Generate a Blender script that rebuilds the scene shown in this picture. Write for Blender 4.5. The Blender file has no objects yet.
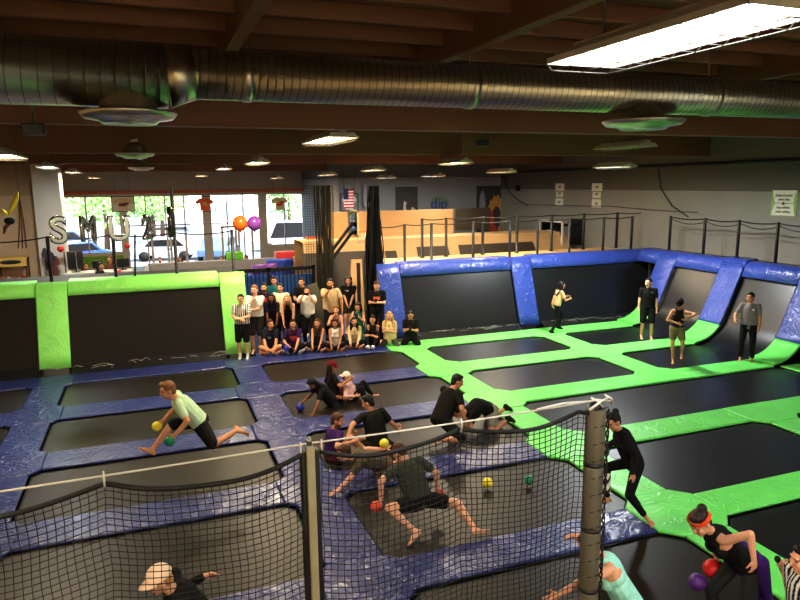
import bpy, bmesh, math, random
import numpy as np
from mathutils import Vector, Matrix

random.seed(7)
scene = bpy.context.scene
COL = scene.collection
V = Vector
# ------------------------------------------------------------------ camera model (metres, z up, y away from the viewer)
FPX, PITCH, YAW, ROLL, CAMH = 665.87, math.radians(9.98), math.radians(20.443), math.radians(-0.621), 4.5
_f = V((math.sin(YAW) * math.cos(PITCH), math.cos(YAW) * math.cos(PITCH), -math.sin(PITCH)))
_r = V((math.cos(YAW), -math.sin(YAW), 0))
_u = _r.cross(_f)
CR = _r * math.cos(ROLL) + _u * math.sin(ROLL)
CU = -_r * math.sin(ROLL) + _u * math.cos(ROLL)
CF = _f
CAM = V((0, 0, CAMH))


def at(px, py, Y):
    """world point seen at photo position (px, py) at distance Y into the hall"""
    d = CF + CR * ((px - 400) / FPX) - CU * ((py - 300) / FPX)
    return CAM + d * (Y / d.y)


def ground(px, py, z=0.0):
    d = CF + CR * ((px - 400) / FPX) - CU * ((py - 300) / FPX)
    return CAM + d * ((z - CAMH) / d.z)


# ------------------------------------------------------------------ objects
def tag(o, label=None, cat=None, group=None, kind=None):
    if label: o['label'] = label
    if cat: o['category'] = cat
    if group: o['group'] = group
    if kind: o['kind'] = kind
    return o


def thing(name, label, cat, loc=(0, 0, 0), group=None, rotz=0.0):
    o = bpy.data.objects.new(name, None)
    o.empty_display_size = 0.2
    COL.objects.link(o)
    o.location = loc
    o.rotation_euler = (0, 0, rotz)
    return tag(o, label, cat, group)


def link(name, me, mat, parent=None):
    """mesh given in the parent's local frame (world frame when there is no parent)"""
    o = bpy.data.objects.new(name, me)
    if mat is not None and len(me.materials) == 0:
        me.materials.append(mat)
    COL.objects.link(o)
    if parent is not None:
        o.parent = parent
    return o


def solo(name, me, mat, label, cat, group=None):
    """one mesh thing: move the origin to the base of the mesh"""
    n = len(me.vertices)
    co = np.empty(n * 3)
    me.vertices.foreach_get('co', co)
    co = co.reshape(-1, 3)
    c = np.array([(co[:, 0].min() + co[:, 0].max()) / 2, (co[:, 1].min() + co[:, 1].max()) / 2, co[:, 2].min()])
    me.vertices.foreach_set('co', (co - c).ravel())
    me.update()
    o = link(name, me, mat)
    o.location = c
    return tag(o, label, cat, group)


def copy_thing(src, loc, label, rotz=None, scale=None):
    c = src.copy()
    COL.objects.link(c)
    c.location = loc
    if rotz is not None: c.rotation_euler = (0, 0, rotz)
    if scale is not None: c.scale = scale
    c['label'] = label
    for ch in src.children:
        d = ch.copy()
        COL.objects.link(d)
        d.parent = c
        for g in ch.children:
            e = g.copy()
            COL.objects.link(e)
            e.parent = d
    return c


# ------------------------------------------------------------------ mesh builder
class MB:
    def __init__(self):
        self.v = []
        self.f = []
        self.sm = []

    def add(self, vs, fs, smooth=False):
        b = len(self.v)
        self.v += [tuple(p) for p in vs]
        for f in fs:
            self.f.append(tuple(i + b for i in f))
            self.sm.append(smooth)
        return self

    def box(self, c, s, rot=None):
        hx, hy, hz = s[0] / 2, s[1] / 2, s[2] / 2
        vs = [V((x, y, z)) for x in (-hx, hx) for y in (-hy, hy) for z in (-hz, hz)]
        if rot is not None: vs = [rot @ p for p in vs]
        vs = [p + V(c) for p in vs]
        return self.add(vs, [(0, 1, 3, 2), (4, 6, 7, 5), (0, 4, 5, 1), (2, 3, 7, 6), (0, 2, 6, 4), (1, 5, 7, 3)])

    def b2(self, lo, hi):
        return self.box([(a + b) / 2 for a, b in zip(lo, hi)], [abs(b - a) for a, b in zip(lo, hi)])

    def bar(self, a, b, w, h, up=(0, 0, 1)):
        a, b = V(a), V(b)
        d = b - a
        L = d.length
        d.normalize()
        u = V(up)
        s = d.cross(u)
        if s.length < 1e-4:
            s = d.cross(V((0, 1, 0)))
        s.normalize()
        u = s.cross(d)
        M = Matrix((s, d, u)).transposed()
        return self.box((a + b) / 2, (w, L, h), M)

    def tube(self, pts, r, n=8, closed=False, smooth=True, caps=True):
        pts = [V(p) for p in pts]
        k = len(pts)
        rs = r if isinstance(r, (list, tuple)) else [r] * k
        vs, fs = [], []
        ref = None
        for i, p in enumerate(pts):
            if closed:
                d = pts[(i + 1) % k] - pts[i - 1]
            else:
                d = pts[min(i + 1, k - 1)] - pts[max(i - 1, 0)]
            d.normalize()
            if ref is None:
                ref = d.orthogonal().normalized()
            ref = (ref - d * ref.dot(d))
            if ref.length < 1e-6: ref = d.orthogonal()
            ref.normalize()
            t = d.cross(ref)
            for j in range(n):
                a = 2 * math.pi * j / n
                vs.append(p + (ref * math.cos(a) + t * math.sin(a)) * rs[i])
        m = k if closed else k - 1
        for i in range(m):
            for j in range(n):
                a, b = i * n + j, i * n + (j + 1) % n
                c, d2 = ((i + 1) % k) * n + (j + 1) % n, ((i + 1) % k) * n + j
                fs.append((a, b, c, d2))
        if caps and not closed:
            fs.append(tuple(range(n - 1, -1, -1)))
            fs.append(tuple((k - 1) * n + j for j in range(n)))
        return self.add(vs, fs, smooth)

    def cyl(self, a, b, r, n=12, r2=None, smooth=True):
        return self.tube([a, b], [r, r if r2 is None else r2], n, smooth=smooth)

    def lathe(self, prof, c=(0, 0, 0), n=24, smooth=True):
        """prof: list of (radius, z)"""
        vs, fs = [], []
        for r, z in prof:
            for j in range(n):
                a = 2 * math.pi * j / n
                vs.append((c[0] + r * math.cos(a), c[1] + r * math.sin(a), c[2] + z))
        for i in range(len(prof) - 1):
            for j in range(n):
                fs.append((i * n + j, i * n + (j + 1) % n, (i + 1) * n + (j + 1) % n, (i + 1) * n + j))
        return self.add(vs, fs, smooth)

    def ell(self, c, r, axes=None, nu=14, nv=9, smooth=True):
        c = V(c)
        ax = axes or (V((1, 0, 0)), V((0, 1, 0)), V((0, 0, 1)))
        vs = [c - ax[2] * r[2]]
        for i in range(1, nv):
            t = -math.pi / 2 + math.pi * i / nv
            for j in range(nu):
                a = 2 * math.pi * j / nu
                vs.append(c + ax[0] * (r[0] * math.cos(t) * math.cos(a)) + ax[1] * (r[1] * math.cos(t) * math.sin(a)) + ax[2] * (r[2] * math.sin(t)))
        vs.append(c + ax[2] * r[2])
        fs = []
        for j in range(nu):
            fs.append((0, 1 + (j + 1) % nu, 1 + j))
        for i in range(nv - 2):
            for j in range(nu):
                a = 1 + i * nu + j
                b = 1 + i * nu + (j + 1) % nu
                fs.append((a, b, b + nu, a + nu))
        top = len(vs) - 1
        o = 1 + (nv - 2) * nu
        for j in range(nu):
            fs.append((o + j, o + (j + 1) % nu, top))
        return self.add(vs, fs, smooth)

    def cap(self, a, b, ra, rb=None, n=10):
        """tapered capsule"""
        rb = ra if rb is None else rb
        a, b = V(a), V(b)
        d = b - a
        L = d.length
        if L < 1e-5:
            return self.ell(a, (max(ra, rb),) * 3)
        d.normalize()
        pts, rs = [], []
        for t in (-80, -50, -20):
            t = math.radians(t)
            pts.append(a + d * (ra * math.sin(t)))
            rs.append(ra * math.cos(t))
        pts.append(a); rs.append(ra)
        pts.append(b); rs.append(rb)
        for t in (20, 50, 80):
            t = math.radians(t)
            pts.append(b + d * (rb * math.sin(t)))
            rs.append(rb * math.cos(t))
        return self.tube(pts, rs, n)

    def mesh(self, name='m', auto=False):
        me = bpy.data.meshes.new(name)
        me.from_pydata(self.v, [], self.f)
        me.polygons.foreach_set('use_smooth', self.sm)
        me.update()
        return me

    def build(self, name, mat, parent=None):
        return link(name, self.mesh(name), mat, parent)


def bevel_mesh(mb_or_me, w, seg=2, name='m', smooth=True):
    me = mb_or_me.mesh(name) if isinstance(mb_or_me, MB) else mb_or_me
    bm = bmesh.new()
    bm.from_mesh(me)
    bmesh.ops.remove_doubles(bm, verts=bm.verts, dist=1e-5)
    es = [e for e in bm.edges if len(e.link_faces) == 2 and e.calc_face_angle(0) > 0.5]
    bmesh.ops.bevel(bm, geom=es, offset=w, segments=seg, affect='EDGES', profile=0.6, clamp_overlap=True)
    bmesh.ops.recalc_face_normals(bm, faces=bm.faces)
    for f in bm.faces: f.smooth = smooth
    bm.to_mesh(me)
    bm.free()
    me.update()
    return me


def prism(poly, z0, z1, bev=0.03, seg=3, name='m'):
    """polygon in plan -> rounded slab"""
    bm = bmesh.new()
    area = sum(poly[i][0] * poly[(i + 1) % len(poly)][1] - poly[(i + 1) % len(poly)][0] * poly[i][1] for i in range(len(poly)))
    if area < 0: poly = poly[::-1]
    lo = [bm.verts.new((x, y, z0)) for x, y in poly]
    hi = [bm.verts.new((x, y, z1)) for x, y in poly]
    n = len(poly)
    bm.faces.new(lo[::-1])
    top = bm.faces.new(hi)
    for i in range(n):
        bm.faces.new((lo[i], lo[(i + 1) % n], hi[(i + 1) % n], hi[i]))
    if bev:
        es = [e for e in bm.edges if e.verts[0] in hi or e.verts[1] in hi]
        bmesh.ops.bevel(bm, geom=es, offset=bev, segments=seg, affect='EDGES', profile=0.5, clamp_overlap=True)
    bmesh.ops.recalc_face_normals(bm, faces=bm.faces)
    for f in bm.faces: f.smooth = bool(bev) and f.calc_area() < 0.12
    me = bpy.data.meshes.new(name)
    bm.to_mesh(me)
    bm.free()
    return me


def text_mesh(body, size, depth=0.004, align='CENTER', bevel=0.0, spacing=1.0, res=3):
    cu = bpy.data.curves.new('t', 'FONT')
    cu.body = body
    cu.size = size
    cu.extrude = depth
    cu.bevel_depth = bevel
    cu.bevel_resolution = res
    cu.align_x = align
    cu.align_y = 'CENTER'
    cu.space_line = spacing
    o = bpy.data.objects.new('t', cu)
    COL.objects.link(o)
    dg = bpy.context.evaluated_depsgraph_get()
    me = bpy.data.meshes.new_from_object(o.evaluated_get(dg))
    bpy.data.objects.remove(o)
    bpy.data.curves.remove(cu)
    me.materials.clear()
    return me


def xform(me, M):
    me.transform(M)
    me.update()
    return me


def frame_mat(o, x, y, z):
    """4x4 from origin and axes"""
    M = Matrix((V(x).to_4d(), V(y).to_4d(), V(z).to_4d(), V(o).to_4d())).transposed()
    M[3] = (0, 0, 0, 1)
    return M


# ------------------------------------------------------------------ materials
def new_mat(name):
    m = bpy.data.materials.new(name)
    m.use_nodes = True
    nt = m.node_tree
    b = nt.nodes['Principled BSDF']
    return m, nt, b


def lin(c):
    return tuple((x / 12.92 if x <= 0.04045 else ((x + 0.055) / 1.055) ** 2.4) for x in c)


def rgb(r, g, b):
    return lin((r / 255, g / 255, b / 255)) + (1,)


def N(nt, t, **kw):
    n = nt.nodes.new(t)
    for k, v in kw.items():
        if k.startswith('i_'):
            n.inputs[k[2:].replace('_', ' ')].default_value = v
        else:
            setattr(n, k, v)
    return n


def plain(name, col, rough=0.6, metal=0.0, var=0.12, scale=6.0, bump=0.0, spec=0.5, coat=0.0, stretch=None):
    """colour with a little procedural mottling and optional bump"""
    m, nt, b = new_mat(name)
    L = nt.links.new
    tc = N(nt, 'ShaderNodeTexCoord')
    src = tc.outputs['Object']
    if stretch:
        mp = N(nt, 'ShaderNodeMapping')
        mp.inputs['Scale'].default_value = stretch
        L(src, mp.inputs['Vector'])
        src = mp.outputs['Vector']
    no = N(nt, 'ShaderNodeTexNoise')
    no.inputs['Scale'].default_value = scale
    no.inputs['Detail'].default_value = 4
    L(src, no.inputs['Vector'])
    mx = N(nt, 'ShaderNodeMix', data_type='RGBA')
    mx.inputs[6].default_value = tuple(max(0, c * (1 - var)) for c in col[:3]) + (1,)
    mx.inputs[7].default_value = tuple(min(1, c * (1 + var)) for c in col[:3]) + (1,)
    L(no.outputs['Fac'], mx.inputs[0])
    L(mx.outputs[2], b.inputs['Base Color'])
    b.inputs['Roughness'].default_value = rough
    b.inputs['Metallic'].default_value = metal
    b.inputs['Specular IOR Level'].default_value = spec
    b.inputs['Coat Weight'].default_value = coat
    if bump:
        bp = N(nt, 'ShaderNodeBump')
        bp.inputs['Strength'].default_value = bump
        bp.inputs['Distance'].default_value = 0.02
        L(no.outputs['Fac'], bp.inputs['Height'])
        L(bp.outputs['Normal'], b.inputs['Normal'])
    return m


def vinyl(name, col, rough=0.3, wr=0.5, spec=0.5, sx=1.0, sy=1.0):
    """padded vinyl: soft creases that catch the lights"""
    m, nt, b = new_mat(name)
    L = nt.links.new
    tc = N(nt, 'ShaderNodeTexCoord')
    oi = N(nt, 'ShaderNodeObjectInfo')
    mp = N(nt, 'ShaderNodeMapping')
    mp.inputs['Scale'].default_value = (sx, sy, 1.0)
    L(tc.outputs['Object'], mp.inputs['Vector'])
    ad = N(nt, 'ShaderNodeVectorMath', operation='ADD')
    L(mp.outputs['Vector'], ad.inputs[0])
    sc = N(nt, 'ShaderNodeVectorMath', operation='SCALE')
    L(oi.outputs['Random'], sc.inputs['Scale'])
    sc.inputs[0].default_value = (37, 19, 11)
    L(sc.outputs[0], ad.inputs[1])
    n1 = N(nt, 'ShaderNodeTexNoise')
    n1.inputs['Scale'].default_value = 1.7
    n1.inputs['Detail'].default_value = 5
    n1.inputs['Distortion'].default_value = 0.8
    L(ad.outputs[0], n1.inputs['Vector'])
    # crease lines: ridged noise
    n2 = N(nt, 'ShaderNodeTexNoise', noise_dimensions='3D')
    n2.inputs['Scale'].default_value = 2.4
    n2.inputs['Detail'].default_value = 2
    n2.inputs['Distortion'].default_value = 2.0
    L(ad.outputs[0], n2.inputs['Vector'])
    s = N(nt, 'ShaderNodeMath', operation='SUBTRACT')
    L(n2.outputs['Fac'], s.inputs[0]); s.inputs[1].default_value = 0.5
    a = N(nt, 'ShaderNodeMath', operation='ABSOLUTE')
    L(s.outputs[0], a.inputs[0])
    pw = N(nt, 'ShaderNodeMapRange', interpolation_type='SMOOTHSTEP')
    L(a.outputs[0], pw.inputs['Value'])
    pw.inputs['From Max'].default_value = 0.07
    pw.inputs['To Min'].default_value = 0.28
    pw.inputs['To Max'].default_value = 0.0
    sm = N(nt, 'ShaderNodeMath', operation='ADD')
    L(pw.outputs[0], sm.inputs[0]); L(n1.outputs['Fac'], sm.inputs[1])
    bp = N(nt, 'ShaderNodeBump')
    bp.inputs['Strength'].default_value = wr
    bp.inputs['Distance'].default_value = 0.045
    L(sm.outputs[0], bp.inputs['Height'])
    L(bp.outputs['Normal'], b.inputs['Normal'])
    mx = N(nt, 'ShaderNodeMix', data_type='RGBA')
    mx.inputs[6].default_value = tuple(c * 0.85 for c in col[:3]) + (1,)
    mx.inputs[7].default_value = tuple(min(1, c * 1.12) for c in col[:3]) + (1,)
    L(n1.outputs['Fac'], mx.inputs[0])
    L(mx.outputs[2], b.inputs['Base Color'])
    b.inputs['Roughness'].default_value = rough
    b.inputs['Specular IOR Level'].default_value = spec
    return m


def emis(name, col, s):
    m, nt, b = new_mat(name)
    b.inputs['Base Color'].default_value = col
    b.inputs['Emission Color'].default_value = col
    b.inputs['Emission Strength'].default_value = s
    return m


def attr_mat(name, rough, spec=0.3, sss=0.0, bump=0.0, sheen=0.0, bscale=30):
    m, nt, b = new_mat(name)
    L = nt.links.new
    at_ = N(nt, 'ShaderNodeAttribute', attribute_name='Col')
    tc = N(nt, 'ShaderNodeTexCoord')
    no = N(nt, 'ShaderNodeTexNoise')
    no.inputs['Scale'].default_value = bscale
    no.inputs['Detail'].default_value = 3
    L(tc.outputs['Object'], no.inputs['Vector'])
    mr = N(nt, 'ShaderNodeMapRange')
    mr.inputs['To Min'].default_value = 0.82
    mr.inputs['To Max'].default_value = 1.18
    L(no.outputs['Fac'], mr.inputs['Value'])
    mul = N(nt, 'ShaderNodeVectorMath', operation='SCALE')
    L(at_.outputs['Color'], mul.inputs[0])
    L(mr.outputs[0], mul.inputs['Scale'])
    L(mul.outputs[0], b.inputs['Base Color'])
    b.inputs['Roughness'].default_value = rough
    b.inputs['Specular IOR Level'].default_value = spec
    b.inputs['Sheen Weight'].default_value = sheen
    if bump:
        bp = N(nt, 'ShaderNodeBump')
        bp.inputs['Strength'].default_value = bump
        bp.inputs['Distance'].default_value = 0.01
        L(no.outputs['Fac'], bp.inputs['Height'])
        L(bp.outputs['Normal'], b.inputs['Normal'])
    return m
# ================================================================== materials
BLUE = vinyl('blue_vinyl', rgb(46, 57, 116), 0.28, 0.66, 0.8)
BLUE_WALL = vinyl('blue_wall_vinyl', rgb(60, 82, 168), 0.3, 0.6, 0.55, 1.0, 1.0)
GREEN = vinyl('green_vinyl', rgb(122, 232, 112), 0.36, 0.4, 0.4)
MAT = plain('jump_mat_weave', rgb(33, 27, 18), 0.4, var=0.14, scale=3.0, bump=0.04, spec=0.4)
MATW = plain('wall_mat_weave', rgb(26, 21, 15), 0.6, var=0.14, scale=3.0, bump=0.03, spec=0.2)
MATR = plain('jump_mat_weave_black', rgb(26, 26, 28), 0.33, var=0.14, scale=3.0, bump=0.04, spec=0.62)
BLACK = plain('black_fabric', rgb(16, 15, 15), 0.75, var=0.3)
BLACKP = plain('black_paint', rgb(20, 19, 19), 0.45, var=0.2)
STEEL = plain('steel', rgb(120, 118, 112), 0.35, metal=0.9)
DUCT = plain('galvanised_steel', rgb(214, 210, 194), 0.3, metal=1.0, var=0.08, scale=3, bump=0.02)
PLY = plain('plywood', rgb(206, 168, 118), 0.6, var=0.14, scale=1.5, stretch=(1, 1, 9))
WOOD = plain('ceiling_wood', rgb(118, 82, 54), 0.7, var=0.3, scale=1.4, stretch=(0.5, 7, 7))
WOODX = plain('beam_wood', rgb(122, 80, 50), 0.62, var=0.25, scale=1.2, stretch=(0.4, 8, 8))
WOODY = plain('joist_wood', rgb(122, 84, 56), 0.65, var=0.25, scale=1.2, stretch=(8, 0.4, 8))
WHITE = plain('white_paint', rgb(225, 220, 210), 0.55, var=0.05)
GREYW = plain('grey_paint', rgb(150, 148, 146), 0.6, var=0.06)
TAN = plain('tan_paint', rgb(205, 176, 138), 0.75, var=0.05, scale=1.0)
PAPER = plain('paper', rgb(232, 230, 214), 0.7, var=0.03)
INK = plain('black_ink', rgb(40, 40, 40), 0.7)
RED = plain('red_plastic', rgb(205, 40, 40), 0.4)
ORANGE = plain('orange_plastic', rgb(245, 110, 30), 0.35)
PURPLE = plain('purple_plastic', rgb(120, 60, 150), 0.35)
FOAMB = plain('blue_foam', rgb(40, 70, 170), 0.6)
TEALF = plain('teal_foam', rgb(70, 190, 190), 0.6)
YELLOW = plain('yellow_plastic', rgb(240, 215, 40), 0.35)
CHROME = plain('foil', rgb(205, 205, 200), 0.12, metal=1.0, bump=0.12, scale=9)


def wall_mat(name, lo, hi, split, rough=0.8):
    """painted masonry: lighter lower zone, darker above a paint line, with block joints"""
    m, nt, b = new_mat(name)
    L = nt.links.new
    g = N(nt, 'ShaderNodeNewGeometry')
    sep = N(nt, 'ShaderNodeSeparateXYZ')
    L(g.outputs['Position'], sep.inputs[0])
    gt = N(nt, 'ShaderNodeMath', operation='GREATER_THAN')
    L(sep.outputs['Z'], gt.inputs[0]); gt.inputs[1].default_value = split
    no = N(nt, 'ShaderNodeTexNoise')
    no.inputs['Scale'].default_value = 0.7
    no.inputs['Detail'].default_value = 6
    L(g.outputs['Position'], no.inputs['Vector'])
    mx = N(nt, 'ShaderNodeMix', data_type='RGBA')
    mx.inputs[6].default_value = lo
    mx.inputs[7].default_value = hi
    L(gt.outputs[0], mx.inputs[0])
    mr = N(nt, 'ShaderNodeMapRange')
    mr.inputs['To Min'].default_value = 0.85
    mr.inputs['To Max'].default_value = 1.12
    L(no.outputs['Fac'], mr.inputs['Value'])
    sc = N(nt, 'ShaderNodeVectorMath', operation='SCALE')
    L(mx.outputs[2], sc.inputs[0]); L(mr.outputs[0], sc.inputs['Scale'])
    L(sc.outputs[0], b.inputs['Base Color'])
    b.inputs['Roughness'].default_value = rough
    cb = N(nt, 'ShaderNodeCombineXYZ')
    ad = N(nt, 'ShaderNodeMath', operation='ADD')
    L(sep.outputs['X'], ad.inputs[0]); L(sep.outputs['Y'], ad.inputs[1])
    L(ad.outputs[0], cb.inputs['X']); L(sep.outputs['Z'], cb.inputs['Y'])
    br = N(nt, 'ShaderNodeTexBrick')
    br.inputs['Scale'].default_value = 1.0
    br.inputs['Brick Width'].default_value = 0.8
    br.inputs['Row Height'].default_value = 0.4
    br.inputs['Mortar Size'].default_value = 0.012
    br.inputs['Color1'].default_value = br.inputs['Color2'].default_value = (1, 1, 1, 1)
    br.inputs['Mortar'].default_value = (0, 0, 0, 1)
    L(cb.outputs[0], br.inputs['Vector'])
    bp = N(nt, 'ShaderNodeBump')
    bp.inputs['Strength'].default_value = 0.25
    bp.inputs['Distance'].default_value = 0.01
    L(br.outputs['Color'], bp.inputs['Height'])
    L(bp.outputs['Normal'], b.inputs['Normal'])
    return m


RWALL = wall_mat('block_wall_paint', rgb(148, 146, 138), rgb(100, 96, 88), 4.13)
BWALL = wall_mat('back_wall_paint', rgb(160, 164, 170), rgb(110, 110, 112), 4.75)
LWALL = wall_mat('lobby_wall_paint', rgb(214, 186, 150), rgb(186, 160, 128), 4.2)
WWALL = wall_mat('window_wall_paint', rgb(204, 194, 178), rgb(196, 190, 182), 4.2)
CREAM = plain('cream_paint', rgb(244, 236, 212), .8)


def struct(name, mb, mat):
    o = link(name, mb.mesh(name) if isinstance(mb, MB) else mb, mat)
    o['kind'] = 'structure'
    return o


# ================================================================== room shell
CEIL = 6.25
struct('floor', MB().b2((-9, -4, -0.5), (17.4, 39.2, -0.3)), plain('concrete_floor', rgb(70, 68, 66), 0.6))
struct('floor', MB().b2((-9, 24.0, -0.3), (-0.37, 38.9, 0.15)), plain('lobby_floor', rgb(150, 128, 100), 0.5))
struct('ceiling', MB().b2((-9.2, -4.2, CEIL), (17.6, 39.4, CEIL + 0.15)), WOOD)
struct('wall_right', MB().b2((17.2, -4, -0.3), (17.4, 31.2, CEIL)), RWALL)
struct('wall_back', MB().b2((8.5, 31, -0.3), (17.2, 31.2, CEIL)), BWALL)
struct('wall_recess', MB().b2((8.5, 31.2, -0.3), (8.7, 39.2, CEIL)), BWALL)
struct('wall_left', MB().b2((-9.2, -4, -0.3), (-9, 39.2, CEIL)), LWALL)
struct('wall_front', MB().b2((-9.2, -4.2, -0.3), (17.4, -4, CEIL)), CREAM)
struct('wall_alcove', MB().b2((-9, 26.3, -0.3), (-3.55, 26.5, CEIL)), LWALL)
struct('trim_1', bevel_mesh(MB().b2((-3.62, 25.6, -0.3), (-2.78, 26.5, CEIL)), 0.03), WHITE)   # white pillar

# lobby front wall with openings (windows at y = 39)
WY = 39.0
wl = MB()
wl.b2((-9, WY, -0.3), (-4.75, WY + 0.2, CEIL))
wl.b2((-4.75, WY, 3.95), (8.5, WY + 0.2, CEIL))
wl.b2((-4.75, WY, -0.3), (-1.45, WY + 0.2, 0.95))
wl.b2((-1.45, WY - 0.15, -0.3), (-1.15, WY + 0.2, 3.95))
wl.b2((2.85, WY - 0.25, -0.3), (3.25, WY + 0.2, 3.95))
wl.b2((5.95, WY - 0.15, -0.3), (6.35, WY + 0.2, 3.95))
wl.b2((6.35, WY, -0.3), (8.5, WY + 0.2, 1.0))
struct('wall_lobby', wl, WWALL)
GLASS, gnt, gb = new_mat('window_glass')
gl = N(gnt, 'ShaderNodeBsdfGlossy')
gl.inputs['Roughness'].default_value = 0.03
tr = N(gnt, 'ShaderNodeBsdfTransparent')
fr = N(gnt, 'ShaderNodeFresnel')
fr.inputs['IOR'].default_value = 1.3
mxs = N(gnt, 'ShaderNodeMixShader')
gnt.links.new(fr.outputs[0], mxs.inputs[0])
gnt.links.new(tr.outputs[0], mxs.inputs[1])
gnt.links.new(gl.outputs[0], mxs.inputs[2])
gnt.links.new(mxs.outputs[0], gnt.nodes['Material Output'].inputs['Surface'])
FRAME = plain('window_frame', rgb(196, 196, 190), 0.4)


def window(name, x0, x1, z0, z1, cols, rows):
    w = MB()
    for i in range(cols + 1):
        x = x0 + (x1 - x0) * i / cols
        w.box((x, WY + 0.08, (z0 + z1) / 2), (0.07, 0.1, z1 - z0))
    for z in rows + [z0, z1]:
        w.box(((x0 + x1) / 2, WY + 0.08, z), (x1 - x0, 0.1, 0.07))
    o = struct(name, w, FRAME)
    g = MB().b2((x0, WY + 0.07, z0), (x1, WY + 0.09, z1)).build('window_pane', GLASS, o)


window('window_1', -4.75, -1.45, 0.95, 3.95, 2, [])
window('window_2', -1.15, 2.85, 0.0, 3.95, 4, [2.35])
window('window_3', 3.25, 5.95, 0.0, 3.95, 3, [2.35])
window('window_4', 6.35, 8.5, 1.0, 3.95, 2, [])


def glass_door(name, x0, x1):
    w = MB()
    xm = (x0 + x1) / 2
    for a, b in ((x0, xm - 0.02), (xm + 0.02, x1)):
        w.box((a + 0.06, WY - 0.04, 1.1), (0.12, 0.07, 2.2))
        w.box((b - 0.06, WY - 0.04, 1.1), (0.12, 0.07, 2.2))
        w.box(((a + b) / 2, WY - 0.04, 2.14), (b - a, 0.07, 0.13))
        w.box(((a + b) / 2, WY - 0.04, 0.12), (b - a, 0.07, 0.24))
    o = struct(name, w, WHITE)
    MB().b2((xm - 0.1, WY - 0.12, 1.0), (xm + 0.1, WY - 0.08, 1.06)).build('door_handle', STEEL, o)


glass_door('door_1', 0.0, 1.9)
glass_door('door_2', 3.75, 5.55)
struct('trim_2', bevel_mesh(MB().b2((-4.75, WY - 0.35, 4.08), (8.5, WY - 0.05, 4.24)), 0.02), plain('stained_fascia', rgb(190, 96, 60), 0.5))  # wooden ceiling edge; the orange light on it is put into its colour
struct('trim_3', MB().b2((-4.75, WY - 0.06, 0.25), (-1.2, WY, 0.8)), plain('green_wainscot', rgb(120, 170, 50), 0.6))

# ================================================================== trampolines and floor pads
COLS = {'far left': (-6.55, -2.76), 'left': (-2.08, 1.69), 'middle': (2.39, 6.17), 'right': (6.88, 10.66), 'far right': (11.37, 14.05)}
ROWS = [('back', 14.88, 16.66), ('second', 12.29, 14.08), ('third', 9.67, 11.55), ('fourth', 7.01, 8.95), ('front', 4.38, 6.37)]
XP = [(14.08, 14.88), (11.55, 12.29), (8.95, 9.67), (6.37, 7.01)]
CH = 0.24
KCH = {'a': .15, 'b': .16, 'c': .24, 'd': .22, 'e': .22}
CSIDE = {'far left': (None, 'a'), 'left': ('a', 'b'), 'middle': ('b', 'c'), 'right': ('c', 'd'), 'far right': ('d', 'e')}
rowname = lambda k: ROWS[k][0]


def octo(x0, x1, y0, y1, c, corners=(1, 1, 1, 1)):
    """rectangle with cut corners; corners order: (x0y0, x1y0, x1y1, x0y1)"""
    p = []
    cl, cr_ = c if isinstance(c, tuple) else (c, c)
    p += [(x0, y0 + cl), (x0 + cl, y0)] if corners[0] else [(x0, y0)]
    p += [(x1 - cr_, y0), (x1, y0 + cr_)] if corners[1] else [(x1, y0)]
    p += [(x1, y1 - cr_), (x1 - cr_, y1)] if corners[2] else [(x1, y1)]
    p += [(x0 + cl, y1), (x0, y1 - cl)] if corners[3] else [(x0, y1)]
    return p


def ring(outer, inner, z0, z1):
    m = MB()
    n = len(outer)
    vs = [(x, y, z0) for x, y in outer] + [(x, y, z1) for x, y in inner]
    m.add(vs, [(i, (i + 1) % n, n + (i + 1) % n, n + i) for i in range(n)])
    return m


TRAMP = 'trampolines sunk between the pads'


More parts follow.
